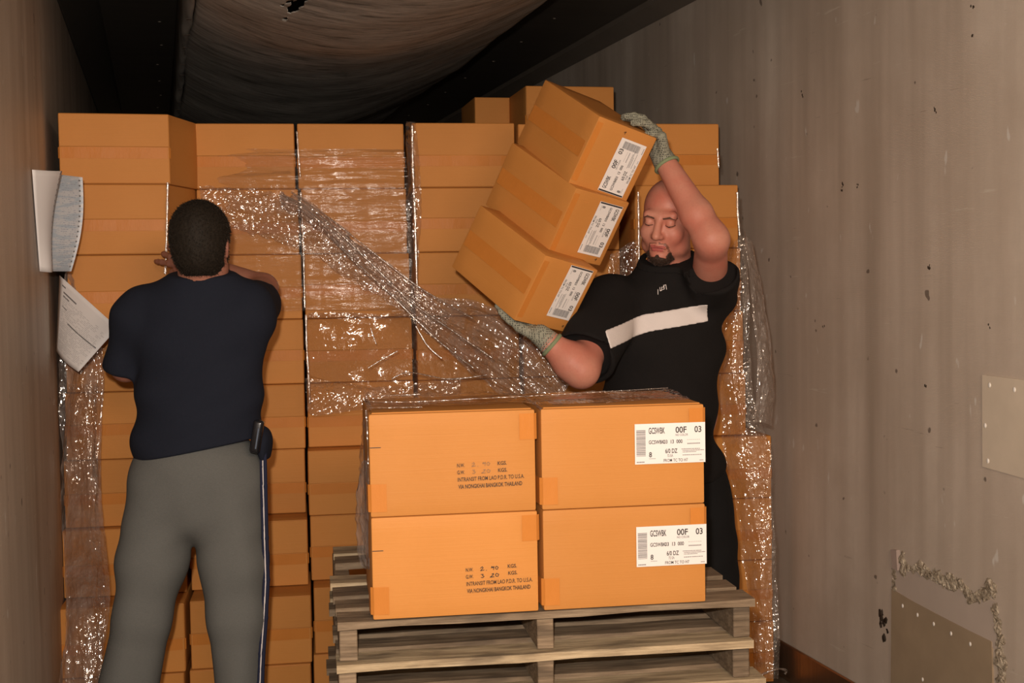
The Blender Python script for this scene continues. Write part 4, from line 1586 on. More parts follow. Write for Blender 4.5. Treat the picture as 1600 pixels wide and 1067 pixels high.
# phone pouch clipped on his waistband
ph = at(401, 682, 3.655)
pt = empty('phone_pouch', tuple(ph))
tag(pt, 'small glossy black phone pouch clipped at the right hip of navy-shirted man', 'phone pouch')
bm = box_bm((0, 0, 0), (0.030, 0.022, 0.096), 0.0095, 4)
pb = bm_obj('pouch_body', bm, M['black_plastic'], pt, True)
bm_obj('belt_clip', box_bm((0.004, 0.018, 0.020), (0.016, 0.016, 0.045), 0.003, 2), M['black_plastic'], pt)
bm_obj('pouch_edge', box_bm((0.004, -0.0110, -0.004), (0.0045, 0.003, 0.060), 0.0012, 2), plain('blue_grey_trim', (0.10, 0.13, 0.18), 0.2, spec=0.8), pt)
pt.rotation_euler = (0, math.radians(10), -YAW)

# ================================================================== bearded man, black shirt
CXB = 4.06
pb_ = empty('person', tuple(drop(at(1060, 900, 4.10), 0.0)))
tag(pb_, 'bald man with goatee in black T-shirt with white chest band, lifting three boxes', 'person')
camface = -HF
faceD = unit(camface * 0.90 - HR * 0.42 - UZ * 0.20)
RB = frame_from(faceD, unit(UZ + HR * 0.13))
hB = at(1034, 346, 3.955) + (RB @ np.array([0, 0.060, 0.0]))
SCB = 1.035
neckB = (at(1046, 392, 4.07), at(1044, 440, 4.09))
shRb, shLb = at(952, 472, 4.03), at(1108, 448, 4.06)
elRb, elLb = at(908, 578, 3.80), at(1112, 374, 3.83)
A3, o3 = held_axes[2]
A1, o1 = held_axes[0]
A1b, A1c, A1u = A1[:, 0], A1[:, 1], A1[:, 2]
A3b, A3c, A3u = A3[:, 0], A3[:, 1], A3[:, 2]
TRc = o1 + A1b * HD[1]
wrLb = TRc - A1u * 0.055 + A1b * 0.085 + A1c * 0.045
palmR = o3 - A3u * (HD[0] + 0.026) + A3b * 0.045 + A3c * 0.10
wrRb = at(852, 530, 3.80)
pelB = at(1045, 745, 4.12)
hipRb, hipLb = at(995, 770, 4.12), at(1088, 770, 4.12)
knRb, knLb = at(985, 980, 4.08), at(1112, 975, 4.08)
anRb, anLb = drop(knRb, 0.085, -0.02, 0.03), drop(knLb, 0.085, 0.02, 0.03)
fL = -(wrLb - (TRc + A1u * 0.012 + A1b * 0.022 + A1c * 0.055))
handL_b = hand_caps(wrLb, fL, -A1b * 0.75 - A1u * 0.55, A1c, [(0.55, 0.35, 0.25), (0.5, 0.4, 0.25), (0.55, 0.4, 0.25), (0.75, 0.7, 0.5)], 0.13, thumb=(0.6, 0.7, 0.35), s=1.05)
fR = palmR - wrRb
handR_b = hand_caps(wrRb, fR, A3u, A3c, [(0.15, 0.1, 0.1)] * 4, 0.12, thumb=(0.8, 0.5, 0.0), s=1.02)
bl, rl = bound_of(handL_b); br, rr_ = bound_of(handR_b)
gL = bounded(lambda p: caps(p, handL_b, 0.006), bl, rl)
gR = bounded(lambda p: caps(p, handR_b, 0.006), br, rr_)
headB = bounded(lambda p: head_sdf((p - hB) @ RB / SCB) * SCB, hB, 0.16)


def arms_b(p):
    d = None
    for a, b, c, r in ((shRb, elRb, wrRb, (0.066, 0.052, 0.052, 0.032)), (shLb, elLb, wrLb, (0.058, 0.050, 0.047, 0.031))):
        mid = b + (c - b) * 0.3
        arm = smin(capsule(p, a, b, r[0], r[1] * 0.93), capsule(p, b, mid, r[1] * 0.88, r[2]), 0.04)
        arm = smin(arm, capsule(p, mid, c, r[2], r[3]), 0.02)
        d = arm if d is None else np.minimum(d, arm)
    return d


def body_b(p):
    d = headB(p)
    d = smin(d, capsule(p, neckB[0], neckB[1], 0.066, 0.078), 0.03)
    t = ellipsoid(p, at(1035, 530, 4.08), (0.175, 0.105, 0.17), TORSO)
    t = smin(t, ellipsoid(p, at(1040, 640, 4.09), (0.165, 0.11, 0.17), TORSO), 0.06)
    t = smin(t, ellipsoid(p, pelB, (0.165, 0.11, 0.12), TORSO), 0.05)
    d = smin(d, t, 0.04)
    d = smin(d, arms_b(p), 0.03)
    for a, b, c in ((hipRb, knRb, anRb), (hipLb, knLb, anLb)):
        d = smin(d, smin(capsule(p, a, b, 0.085, 0.058), capsule(p, b, c, 0.058, 0.04), 0.02), 0.03)
        d = smin(d, capsule(p, c - UZ * 0.04, c - HF * 0.13 - UZ * 0.05, 0.038, 0.03), 0.03)
    d = smin(d, gL(p), 0.012)
    d = smin(d, gR(p), 0.012)
    return d


def lip_region(c):
    q = (c - hB) @ RB / SCB
    u = (capsule(q, (-0.018, -0.086, -0.0705), (0.018, -0.086, -0.0705), 0.0056, 0.0050) < 0) | \
        (capsule(q, (-0.013, -0.087, -0.0795), (0.013, -0.087, -0.0795), 0.0058, 0.0058) < 0)
    xz = np.stack([np.abs(q[:, 0]), 0 * q[:, 1], q[:, 2]], -1)
    m = np.minimum(capsule(xz, (0.006, 0, -0.0600), (0.024, 0, -0.0635), 0.0026, 0.0026), capsule(xz, (0.026, 0, -0.0650), (0.033, 0, -0.092), 0.0026, 0.0034)) < 0
    front = q[:, 1] < -0.06
    return np.where(u & front, 1, np.where(m & front, 2, 0))


lo = np.array([0.85, 3.30, -0.01]); hi = np.array([2.05, 4.42, 2.20])
sdf_obj('body', body_b, lo, hi, 0.0038, None, pb_, mats=[M['skin_a'], M['lip'], M['shaved']], region=lip_region)


def sh_torso_b(p):
    t = ellipsoid(p, at(1033, 545, 4.085), (0.200, 0.130, 0.19), TORSO)
    t = smin(t, capsule(p, at(965, 478, 4.07), at(1100, 456, 4.08), 0.070, 0.072), 0.07)
    t = smin(t, capsule(p, at(1015, 440, 4.085), at(1070, 430, 4.085), 0.055, 0.055), 0.06)
    t = smin(t, ellipsoid(p, at(1030, 640, 4.085), (0.188, 0.142, 0.17), TORSO), 0.05)
    t = smin(t, ellipsoid(p, at(1040, 730, 4.10), (0.188, 0.135, 0.13), TORSO), 0.05)
    return t


slRb = (at(955, 478, 4.03), at(912, 560, 3.82))
slLb = (at(1106, 462, 4.07), at(1118, 392, 3.82))
collB = at(1040, 421, 3.975)


def shirt_pre_b(p):
    d = sh_torso_b(p)
    for (a, b), cut, r0, r1 in ((slRb, 1.0, 0.096, 0.094), (slLb, 0.60, 0.088, 0.080)):
        s = capsule(p, a, a + (b - a) * 1.1, r0, r1)
        ax = unit(b - a)
        end = a + (b - a) * cut
        s = smax(s, (p - end) @ ax, 0.01)
        d = smin(d, s, 0.04)
        inner = capsule(p, a + (b - a) * 0.3, a + (b - a) * 1.9, r0 - 0.014, r1 - 0.010)
        beyond = (p - (end - ax * 0.03)) @ ax
        d = smax(d, -smax(inner, -beyond, 0.008), 0.004)
    d = smin(d, capsule(p, at(1043, 440, 4.075), at(1042, 405, 4.06), 0.088, 0.080), 0.05)
    return d + folds(p, 7, 0.0045, (15, 8))


COLN = unit(UZ + HF * -0.42 + HR * -0.10)


def shirt_b(p):
    d = shirt_pre_b(p)
    d = smax(d, (p - collB) @ COLN, 0.008)
    d = smax(d, -(capsule(p, neckB[0] + UZ * 0.06, neckB[1] - UZ * 0.02, 0.072, 0.082)), 0.006)
    return smax(d, -(p - at(1045, 735, 4.1)) @ UZ - 0.03, 0.008)


shirtB = sdf_obj('t_shirt', shirt_b, lo, hi, 0.005, M['shirt_black'], pb_)


def band_seg(p, a, b, half):
    u = unit(b - a); v = unit(np.cross(u, HF)); L = np.linalg.norm(b - a)
    q = p - a
    s = q @ u
    return np.maximum(np.maximum(np.abs(q @ v) - half, -s), s - L)


S0, S1_, S2_ = at(942, 527, 3.95), at(1012, 505, 3.95), at(1108, 489, 3.95)


def chest_band(p):
    r = np.minimum(band_seg(p, S0, S1_, 0.0275), band_seg(p, S1_ - (S2_ - S1_) * 0.06, S2_, 0.0275))
    d = np.maximum(shirt_b(p) - 0.0028, -(shirt_b(p) + 0.004))
    return np.maximum(np.maximum(d, r), (p - at(1030, 500, 4.04)) @ HF)


cb = sdf_obj('chest_band', chest_band, at(1025, 500, 3.95) - 0.25, at(1025, 500, 3.95) + 0.25, 0.004, M['white_cloth'], pb_, newton=0)
cb['label'] = 'white band across the chest'
LG = [[(1028.5, 460), (1028.5, 452)], [(1031.5, 448.5), (1032, 454.5), (1034.5, 453.5), (1034.2, 448)], [(1036, 449), (1038, 447), (1038.3, 451.5), (1036, 452.5)],
      [(1037, 446), (1041, 445), (1042, 452)]]


def logo(p):
    r = None
    for pl in LG:
        pts = [at(x, y, 3.97) for x, y in pl]
        for a, b in zip(pts[:-1], pts[1:]):
            u = unit(b - a); v = unit(np.cross(u, HF)); L = np.linalg.norm(b - a); q = p - a
            e = np.maximum(np.abs(q @ v) - 0.0011, np.abs(q @ u - L / 2) - L / 2 - 0.0008)
            r = e if r is None else np.minimum(r, e)
    s = shirt_b(p)
    return np.maximum(np.maximum(np.maximum(s - 0.0022, -(s + 0.003)), r), (p - at(1030, 450, 4.05)) @ HF)


sdf_obj('chest_logo', logo, at(1035, 452, 3.98) - 0.10, at(1035, 452, 3.98) + 0.10, 0.0013, M['white_cloth'], pb_, newton=0)


def collar_b(p):
    d = np.maximum(shirt_pre_b(p) - 0.002, -(capsule(p, neckB[0] + UZ * 0.06, neckB[1] - UZ * 0.02, 0.070, 0.080)))
    h = (p - collB) @ COLN
    return np.maximum(np.maximum(d, np.abs(h + 0.007) - 0.009), np.linalg.norm(p - neckB[1], axis=1) - 0.16)


sdf_obj('collar', collar_b, neckB[1] - 0.2, neckB[1] + 0.2, 0.0035, M['shirt_black'], pb_)


def pants_b(p):
    d = ellipsoid(p, pelB, (0.186, 0.135, 0.14), TORSO)
    for a, b, c, o_ in ((hipRb, knRb, anRb, 0), (hipLb, knLb, anLb, 1)):
        l = smin(capsule(p, a, b, 0.112, 0.100), capsule(p, b, c + UZ * 0.02, 0.100, 0.095), 0.03)
        d = smin(d, l, 0.02)
    d = d + folds(p, 4, 0.004, (8, 9))
    return smax(d, -(p[:, 2] - 0.05), 0.01)


sdf_obj('trousers', pants_b, lo, hi, 0.006, M['pants_black'], pb_)
for an in (anRb, anLb):
    def shoe(p, an=an):
        d = capsule(p, an - HF * (-0.02) - UZ * 0.035, an - HF * 0.16 - UZ * 0.04, 0.046, 0.042)
        d = smin(d, capsule(p, an - UZ * 0.02, an + UZ * 0.01, 0.045, 0.047), 0.03)
        return smax(d, -(p[:, 2] - 0.002), 0.004)
    sdf_obj('shoe', shoe, an - 0.25, an + 0.25, 0.007, M['shoe'], pb_)
# gloves
for hc, W, el, nm in ((handL_b, wrLb, elLb, 'left'), (handR_b, wrRb, elRb, 'right')):
    fat = [(a, b, ra + 0.0028, rb + 0.0028) for a, b, ra, rb in hc]
    ax = unit(el - W)
    fat.append((W - ax * 0.02, W + ax * 0.030, 0.031, 0.0375))

    def glove(p, fat=fat, W=W, ax=ax):
        d = caps(p, fat, 0.006)
        d = d + 0.0007 * np.sin((p @ ax) * 900)
        return smax(d, (p - W) @ ax - 0.028, 0.004)
    c, r = bound_of(fat)
    go = sdf_obj('glove', glove, c - r - 0.02, c + r + 0.02, 0.0032, M['glove'], pb_)

    def cuff(p, W=W, ax=ax):
        q = p - (W + ax * 0.026)
        h = q @ ax
        rr = np.linalg.norm(q - h[:, None] * ax, axis=1)
        return np.sqrt((rr - 0.0375) ** 2 + (h / 1.4) ** 2) - 0.0042
    sdf_obj('glove_cuff', cuff, W - 0.09, W + 0.09, 0.003, M['cuff'], pb_)


def face_part(name, reg, off, mat, cell=0.0022, noise=0.0):
    def f(p):
        q = (p - hB) @ RB / SCB
        d = head_sdf(q) - off
        if noise:
            d = d + noise * np.sin(q[:, 0] * 700) * np.sin(q[:, 2] * 620 + q[:, 1] * 500)
        return np.maximum(np.maximum(d, -(d + off + 0.004)), reg(q)) * SCB
    return sdf_obj(name, f, hB - 0.16, hB + 0.16, cell, mat, pb_, newton=0)


def brow_reg(s):
    return lambda q: caps(np.stack([q[:, 0], q[:, 1] * 0.0, q[:, 2]], -1), [((s * 0.015, 0, 0.014), (s * 0.034, 0, 0.0185), 0.0032, 0.0032), ((s * 0.034, 0, 0.0185), (s * 0.048, 0, 0.013), 0.0030, 0.0016)], 0.002) * 1.0


for s in (-1, 1):
    face_part('eyebrow', (lambda q, s=s: np.maximum(brow_reg(s)(q), q[:, 1] + 0.02)), 0.0010, M['brow'])
    face_part('eyelashes', (lambda q, s=s: np.maximum(caps(np.stack([q[:, 0], 0 * q[:, 1], q[:, 2]], -1), [((s * 0.019, 0, -0.0070), (s * 0.032, 0, -0.0100), 0.0011, 0.0014), ((s * 0.032, 0, -0.0100), (s * 0.046, 0, -0.0060), 0.0014, 0.0010)], 0.002), q[:, 1] + 0.03)), 0.0009, M['beard'], 0.0011)


def goatee_reg(q):
    xz = np.stack([q[:, 0], 0 * q[:, 1], q[:, 2]], -1)
    chin = ellipsoid(xz, (0, 0, -0.123), (0.037, 0.05, 0.0215))
    strip = capsule(xz, (0, 0, -0.100), (0, 0, -0.112), 0.0055, 0.012)
    sides = np.minimum(capsule(xz, (-0.033, 0, -0.092), (-0.030, 0, -0.115), 0.0035, 0.007), capsule(xz, (0.033, 0, -0.092), (0.030, 0, -0.115), 0.0035, 0.007))
    d = np.minimum(np.minimum(chin, strip), sides)
    return np.maximum(d, q[:, 1] + 0.025)


face_part('mouth_line', (lambda q: np.maximum(caps(np.stack([np.abs(q[:, 0]), 0 * q[:, 1], q[:, 2]], -1), [((0, 0, -0.0748), (0.012, 0, -0.0752), 0.0011, 0.0011), ((0.012, 0, -0.0752), (0.023, 0, -0.0770), 0.0011, 0.0008)], 0.001), q[:, 1] + 0.04)), 0.0008, M['mouth'], 0.0011)
gt = face_part('goatee', goatee_reg, 0.0052, M['beard'], 0.0026, 0.0012)
add_strands(gt, 1700, 0.0065, M['beard'], pb_, 'goatee_hair', -UZ * 0.9, 9, 0.3)


# ------------------------------------------------------------------ papers on the left wall
def sheet(name, P, nu, nv, mat, parent=None, thick=0.0004, curl=None):
    """bilinear sheet between corners P[0..3] = top-left, top-right, bottom-right, bottom-left"""
    P = [np.asarray(p, float) for p in P]
    V, F = [], []
    n = unit(np.cross(P[1] - P[0], P[3] - P[0]))
    for j in range(nv + 1):
        for i in range(nu + 1):
            u, v = i / nu, j / nv
            q = (P[0] * (1 - u) + P[1] * u) * (1 - v) + (P[3] * (1 - u) + P[2] * u) * v
            if curl: q = q + n * curl(u, v)
            V.append(q)
    for j in range(nv):
        for i in range(nu):
            a = j * (nu + 1) + i
            F.append((a, a + 1, a + nu + 2, a + nu + 1))
    o = mesh_obj(name, V, F, mat, None, True)
    md = o.modifiers.new('thick', 'SOLIDIFY'); md.thickness = thick
    o['_n'] = list(n)
    if parent is not None:
        o.parent = parent
        o.matrix_parent_inverse = parent.matrix_basis.inverted()

    def surf(u, v, lift=0.001):
        q = (P[0] * (1 - u) + P[1] * u) * (1 - v) + (P[3] * (1 - u) + P[2] * u) * v
        if curl: q = q + n * curl(u, v)
        s = -1 if n @ FWD > 0 else 1
        return q + n * s * lift
    return o, surf


def quads_on(name, surf, rects, mat, parent):
    V, F = [], []
    for u0, v0, u1, v1 in rects:
        m_ = len(V)
        nseg = max(1, int((u1 - u0) * 8))
        for k in range(nseg + 1):
            u = u0 + (u1 - u0) * k / nseg
            V += [surf(u, v0), surf(u, v1)]
        F += [(m_ + 2 * k, m_ + 2 * k + 2, m_ + 2 * k + 3, m_ + 2 * k + 1) for k in range(nseg)]
    o = mesh_obj(name, V, F, mat)
    o.parent = parent
    o.matrix_parent_inverse = parent.matrix_basis.inverted()
    return o


wp = lambda x, y: on_x(x, y, XL + 0.004)
f1 = empty('computer_printout', tuple(wp(58, 345)))
tag(f1, 'upper white continuous-form printout with sprocket holes, stuck to the left panel', 'printout')
d0 = 3.88
o, sf = sheet('page', [wp(50, 265), at(97, 267, d0), at(82, 425, d0 + 0.03), wp(62, 424)], 10, 16, M['paper'], f1, curl=lambda u, v: 0.016 * math.sin(v * 3.1) * u - 0.01 * math.sin(u * 3.1))
tag(quads_on('sprocket_holes', sf, [(0.90, 0.02 + k * 0.0535, 0.935, 0.036 + k * 0.0535) for k in range(18)], M['ink_grey'], f1), kind='stuff')
f2 = empty('computer_printout', tuple(wp(70, 350)))
tag(f2, 'blue-barred continuous-form printout hanging behind the white sheet by the left panel', 'printout')
o, sf = sheet('page', [at(70, 270, 4.08), at(129, 277, d0 + 0.06), at(111, 424, d0 + 0.08), at(70, 424, 4.08)], 10, 16, M['paper_blue'], f2, curl=lambda u, v: 0.018 * math.sin(v * 3.1) * u)
tag(quads_on('sprocket_holes', sf, [(0.90, 0.03 + k * 0.0535, 0.94, 0.046 + k * 0.0535) for k in range(18)], M['ink_grey'], f2), kind='stuff')
r_ = random.Random(5)
rects = []
for k in range(40):
    v = 0.06 + k * 0.0225
    u = 0.46
    while u < 0.84:
        w = r_.uniform(0.02, 0.07)
        if r_.random() < 0.55: rects.append((u, v, min(u + w, 0.86), v + 0.006))
        u += w + 0.02
tag(quads_on('printed_rows', sf, rects, plain('pale_print', (0.42, 0.46, 0.56)), f2), kind='stuff')
f3 = empty('packing_slip', tuple(at(120, 505, 4.05)))
tag(f3, 'tilted white packing slip with printed lines below the printouts, by left panel', 'paper')
o, sf = sheet('page', [at(93, 430, 4.20), at(184, 512, 4.05), at(123, 581, 4.12), at(88, 548, 4.22)], 12, 14, M['paper'], f3, curl=lambda u, v: -0.012 * math.sin(u * 3.1) * math.sin(v * 2))
rects = []
for k in range(30):
    v = 0.20 + k * 0.024
    u = 0.10
    while u < 0.9:
        w = r_.uniform(0.02, 0.06)
        if r_.random() < (0.75 if k % 6 else 0.3): rects.append((u, v, u + w, v + 0.007))
        u += w + 0.012
tag(quads_on('printed_text', sf, rects, plain('soft_print', (0.50, 0.48, 0.49)), f3), kind='stuff')
quads_on('heading_bar', sf, [(0.30, 0.485, 0.96, 0.505), (0.06, 0.08, 0.13, 0.10), (0.10, 0.15, 0.36, 0.172), (0.10, 0.20, 0.23, 0.218), (0.10, 0.34, 0.22, 0.355)], M['ink_grey'], f3)

# ------------------------------------------------------------------ stretch film
def catmull(P, t):
    n = len(P) - 1
    x = min(max(t * n, 0), n - 1e-6)
    i = int(x); f = x - i
    p0, p1, p2, p3 = P[max(i - 1, 0)], P[i], P[i + 1], P[min(i + 2, n)]
    return 0.5 * (2 * p1 + (p2 - p0) * f + (2 * p0 - 5 * p1 + 4 * p2 - p3) * f * f + (3 * p1 - p0 - 3 * p2 + p3) * f ** 3)


def film(name, rows, nu, nv, amp, fu, fv, seed, mat, parent=None, tear=0.0, edge=0.0, ridge=True):
    """crinkled sheet through rows of (px, py, distance) control points"""
    ctrl = [[at(*c) for c in row] for row in rows]
    us = np.linspace(0, 1, nu); vs_ = np.linspace(0, 1, nv)
    curves = np.array([[catmull(r, u) for u in us] for r in ctrl])          # rows x nu x 3
    G = np.array([[catmull(curves[:, i], v) for i in range(nu)] for v in vs_])   # nv x nu x 3
    U, Vv = np.meshgrid(us, vs_)
    h = fbm(U * fu, Vv * fv, seed, 3, ridge) - 0.5
    h += 2.2 * fbm(U * fu * 0.3 + Vv * fv * 0.2, Vv * fv * 0.3, seed + 99, 2)
    if edge:
        jit = edge * (vnoise(U * fu * 1.5, Vv * 0 + seed, seed) - 0.5)
        G[:, :, 2] += jit * np.abs(2 * Vv - 1) ** 3
    du = np.gradient(G, axis=1); dv = np.gradient(G, axis=0)
    n = np.cross(du, dv); n /= np.linalg.norm(n, axis=2)[..., None] + 1e-9
    s = np.where((n @ FWD) > 0, -1.0, 1.0)[..., None]
    G = G + n * s * (amp * h)[..., None]
    idx = np.arange(nu * nv).reshape(nv, nu)
    q = np.stack([idx[:-1, :-1], idx[:-1, 1:], idx[1:, 1:], idx[1:, :-1]], -1).reshape(-1, 4)
    if tear:
        tn = vnoise(U[:-1, :-1] * fu * 0.4, Vv[:-1, :-1] * fv * 0.4, seed + 5).ravel()
        q = q[tn > tear]
    o = mesh_obj(name, G.reshape(-1, 3), q, mat, None, True)
    if parent is not None:
        o.parent = parent
        o.matrix_parent_inverse = parent.matrix_basis.inverted()
    return o


# wrap round the back stack: a gathered band slanting down, thin tight sheets, a loose lower sheet
fw = empty('stretch_film', tuple(at(560, 420, 4.5)))
tag(fw, 'torn clear stretch film slanting down across the middle of the back stack', 'stretch film')
D = 4.55
film('crinkled_sheet', [[(312, 290, D), (380, 296, D), (440, 303, D), (500, 333, D), (560, 385, D), (640, 440, D), (705, 490, D)],
                        [(318, 320, D), (385, 332, D), (440, 345, D), (492, 368, D), (540, 405, D), (615, 455, D), (690, 515, D)],
                        [(345, 350, D), (390, 365, D), (440, 378, D), (478, 392, D), (520, 420, D), (600, 470, D), (680, 530, D)]], 300, 120, 0.0055, 26, 13, 3, M['film'], fw, edge=0.02)
film('gathered_band', [[(436, 300, 4.51), (480, 318, 4.50), (530, 358, 4.48), (600, 408, 4.46), (680, 462, 4.44), (752, 470, 4.40), (830, 520, 4.36), (888, 604, 4.32)],
                       [(438, 312, 4.49), (482, 332, 4.47), (536, 378, 4.45), (610, 440, 4.43), (690, 500, 4.41), (750, 530, 4.36), (810, 570, 4.32), (870, 622, 4.30)],
                       [(440, 324, 4.51), (484, 346, 4.50), (540, 398, 4.48), (612, 462, 4.46), (680, 530, 4.44), (735, 580, 4.40), (780, 612, 4.36), (812, 632, 4.32)]], 300, 130, 0.012, 12, 20, 8, M['film_roll'], fw, edge=0.03)
film('loose_sheet', [[(482, 492, 4.56), (540, 489, 4.55), (600, 490, 4.55), (650, 480, 4.53), (700, 505, 4.50), (760, 560, 4.46)],
                     [(480, 545, 4.55), (540, 548, 4.53), (600, 545, 4.53), (655, 545, 4.52), (710, 560, 4.49), (770, 595, 4.44)],
                     [(478, 590, 4.55), (540, 600, 4.52), (600, 612, 4.52), (655, 618, 4.51), (715, 628, 4.47), (785, 640, 4.42)]], 150, 80, 0.016, 7, 5, 21, M['film_loose'], fw)
film('gleaming_hem', [[(482, 489, 4.54), (540, 487, 4.53), (600, 492, 4.53), (648, 484, 4.52)], [(482, 497, 4.535), (540, 495, 4.53), (600, 499, 4.53), (648, 492, 4.52)]], 120, 8, 0.008, 24, 2, 31, M['film'], fw)
film('hanging_corner', [[(476, 590, 4.50), (540, 596, 4.50), (600, 606, 4.49), (660, 600, 4.48), (720, 590, 4.46)], [(478, 615, 4.48), (540, 614, 4.48), (600, 622, 4.47), (660, 618, 4.46), (720, 612, 4.44)],
                        [(480, 640, 4.49), (495, 650, 4.48), (560, 640, 4.46), (640, 640, 4.44), (720, 640, 4.42)]], 140, 40, 0.012, 12, 5, 37, M['film'], fw)
fu_ = empty('stretch_film', tuple(at(470, 300, 4.6)))
tag(fu_, 'tight clear stretch film with horizontal ripples over the upper middle boxes', 'stretch film')
film('tight_sheet', [[(315, 232, 4.622), (390, 232, 4.622), (462, 233, 4.618), (550, 232, 4.622), (632, 233, 4.615)],
                     [(318, 285, 4.622), (390, 285, 4.62), (468, 286, 4.617), (552, 285, 4.62), (638, 286, 4.615)],
                     [(330, 388, 4.622), (400, 388, 4.62), (474, 388, 4.617), (558, 388, 4.62), (643, 388, 4.615)],
                     [(345, 486, 4.62), (410, 486, 4.618), (478, 486, 4.615), (562, 486, 4.618), (647, 486, 4.612)]], 150, 120, 0.007, 7, 55, 41, M['film_tight'], fu_)
film('tight_edge', [[(633, 190, 4.63), (634, 290, 4.62), (640, 390, 4.62), (645, 480, 4.61)], [(641, 190, 4.60), (644, 290, 4.60), (648, 390, 4.60), (651, 480, 4.59)], [(650, 190, 4.585), (653, 290, 4.585), (656, 390, 4.585), (659, 480, 4.58)]], 120, 14, 0.012, 22, 3, 47, M['film'], fu_)
# gathered film hanging in the left corner
fl_ = empty('stretch_film', tuple(at(130, 800, 4.25)))
tag(fl_, 'crumpled stretch film hanging down the left corner beside the grey track pants', 'stretch film')
film('hanging_folds', [[(108, 410, 4.27), (97, 560, 4.36), (95, 660, 4.36), (96, 760, 4.34), (97, 850, 4.22), (100, 940, 4.02), (96, 1040, 3.95), (95, 1120, 3.95)],
                       [(114, 450, 4.25), (130, 560, 4.32), (125, 660, 4.32), (128, 760, 4.30), (128, 850, 4.18), (130, 940, 3.97), (130, 1040, 3.90), (128, 1120, 3.90)],
                       [(118, 440, 4.26), (158, 548, 4.32), (160, 660, 4.32), (158, 760, 4.30), (166, 850, 4.18), (172, 940, 3.98), (160, 1040, 3.92), (150, 1120, 3.92)]], 320, 90, 0.018, 14, 8, 51, M['film_roll'], fl_, edge=0.02)
film('inner_fold', [[(104, 600, 4.24), (105, 720, 4.24), (104, 850, 4.10), (108, 960, 3.94), (108, 1090, 3.90)],
                    [(134, 600, 4.18), (138, 720, 4.18), (140, 850, 4.06), (142, 960, 3.90), (140, 1090, 3.86)],
                    [(150, 600, 4.22), (150, 720, 4.22), (158, 850, 4.08), (166, 960, 3.93), (155, 1090, 3.88)]], 260, 80, 0.013, 18, 8, 57, M['film'], fl_)
film('gleaming_rim', [[(150, 545, 4.20), (165, 541, 4.20), (184, 539, 4.20)], [(150, 553, 4.19), (165, 549, 4.19), (184, 546, 4.19)]], 60, 10, 0.012, 8, 2, 61, M['film'], fl_)
# film over the right-hand column
fr_ = empty('stretch_film', tuple(at(1175, 750, 4.25)))
tag(fr_, 'crinkled stretch film wrapping the rightmost column down beside the right panel', 'stretch film')
film('wrapped_sheet', [[(1140, 395, 4.30), (1130, 480, 4.28), (1122, 560, 4.26), (1126, 640, 4.25), (1130, 700, 4.22), (1146, 770, 4.21), (1158, 860, 4.20), (1168, 940, 4.18), (1180, 1060, 4.18)],
                       [(1155, 370, 4.28), (1150, 480, 4.24), (1148, 560, 4.22), (1155, 640, 4.20), (1168, 700, 4.18), (1176, 770, 4.17), (1186, 860, 4.16), (1194, 940, 4.15), (1198, 1060, 4.15)],
                       [(1164, 370, 4.30), (1172, 480, 4.26), (1172, 560, 4.24), (1180, 640, 4.22), (1204, 700, 4.19), (1206, 770, 4.18), (1210, 860, 4.18), (1214, 940, 4.17), (1216, 1060, 4.17)]], 330, 90, 0.010, 30, 8, 71, M['film'], fr_, edge=0.02)
film('outer_veil', [[(1162, 360, 4.36), (1172, 470, 4.34), (1182, 570, 4.32), (1178, 660, 4.32)], [(1170, 370, 4.38), (1190, 470, 4.36), (1200, 570, 4.34), (1192, 660, 4.34)], [(1174, 380, 4.42), (1196, 480, 4.41), (1213, 612, 4.40), (1204, 665, 4.40)]], 160, 60, 0.009, 12, 7, 77, M['film_roll'], fr_)
film('inner_band', [[(955, 400, 4.36), (950, 440, 4.36), (944, 480, 4.36), (938, 520, 4.36)], [(975, 385, 4.34), (972, 430, 4.34), (966, 480, 4.34), (960, 520, 4.34)], [(998, 370, 4.36), (998, 430, 4.36), (994, 480, 4.36), (985, 520, 4.36)]], 80, 60, 0.016, 8, 10, 83, M['film'], fr_)


def strand(name, pts, r, mat, parent):
    cu = [at(*p) for p in pts]
    n = 40
    P = np.array([catmull(cu, k / n) for k in range(n + 1)])
    V, F = [], []
    for k in range(n + 1):
        t = unit(P[min(k + 1, n)] - P[max(k - 1, 0)])
        a = unit(np.cross(t, FWD + 0.01)); b = np.cross(t, a)
        for j in range(6):
            th = 2 * math.pi * j / 6
            V.append(P[k] + (a * math.cos(th) * 1.0 + b * math.sin(th) * 0.5) * r * (0.85 + 0.2 * math.sin(k * 0.7) + 0.12 * math.sin(k * 2.9 + len(pts))))
    for k in range(n):
        for j in range(6):
            F.append((k * 6 + j, k * 6 + (j + 1) % 6, (k + 1) * 6 + (j + 1) % 6, (k + 1) * 6 + j))
    o = mesh_obj(name, V, F, mat, None, True)
    o.parent = parent
    o.matrix_parent_inverse = parent.matrix_basis.inverted()
    return o


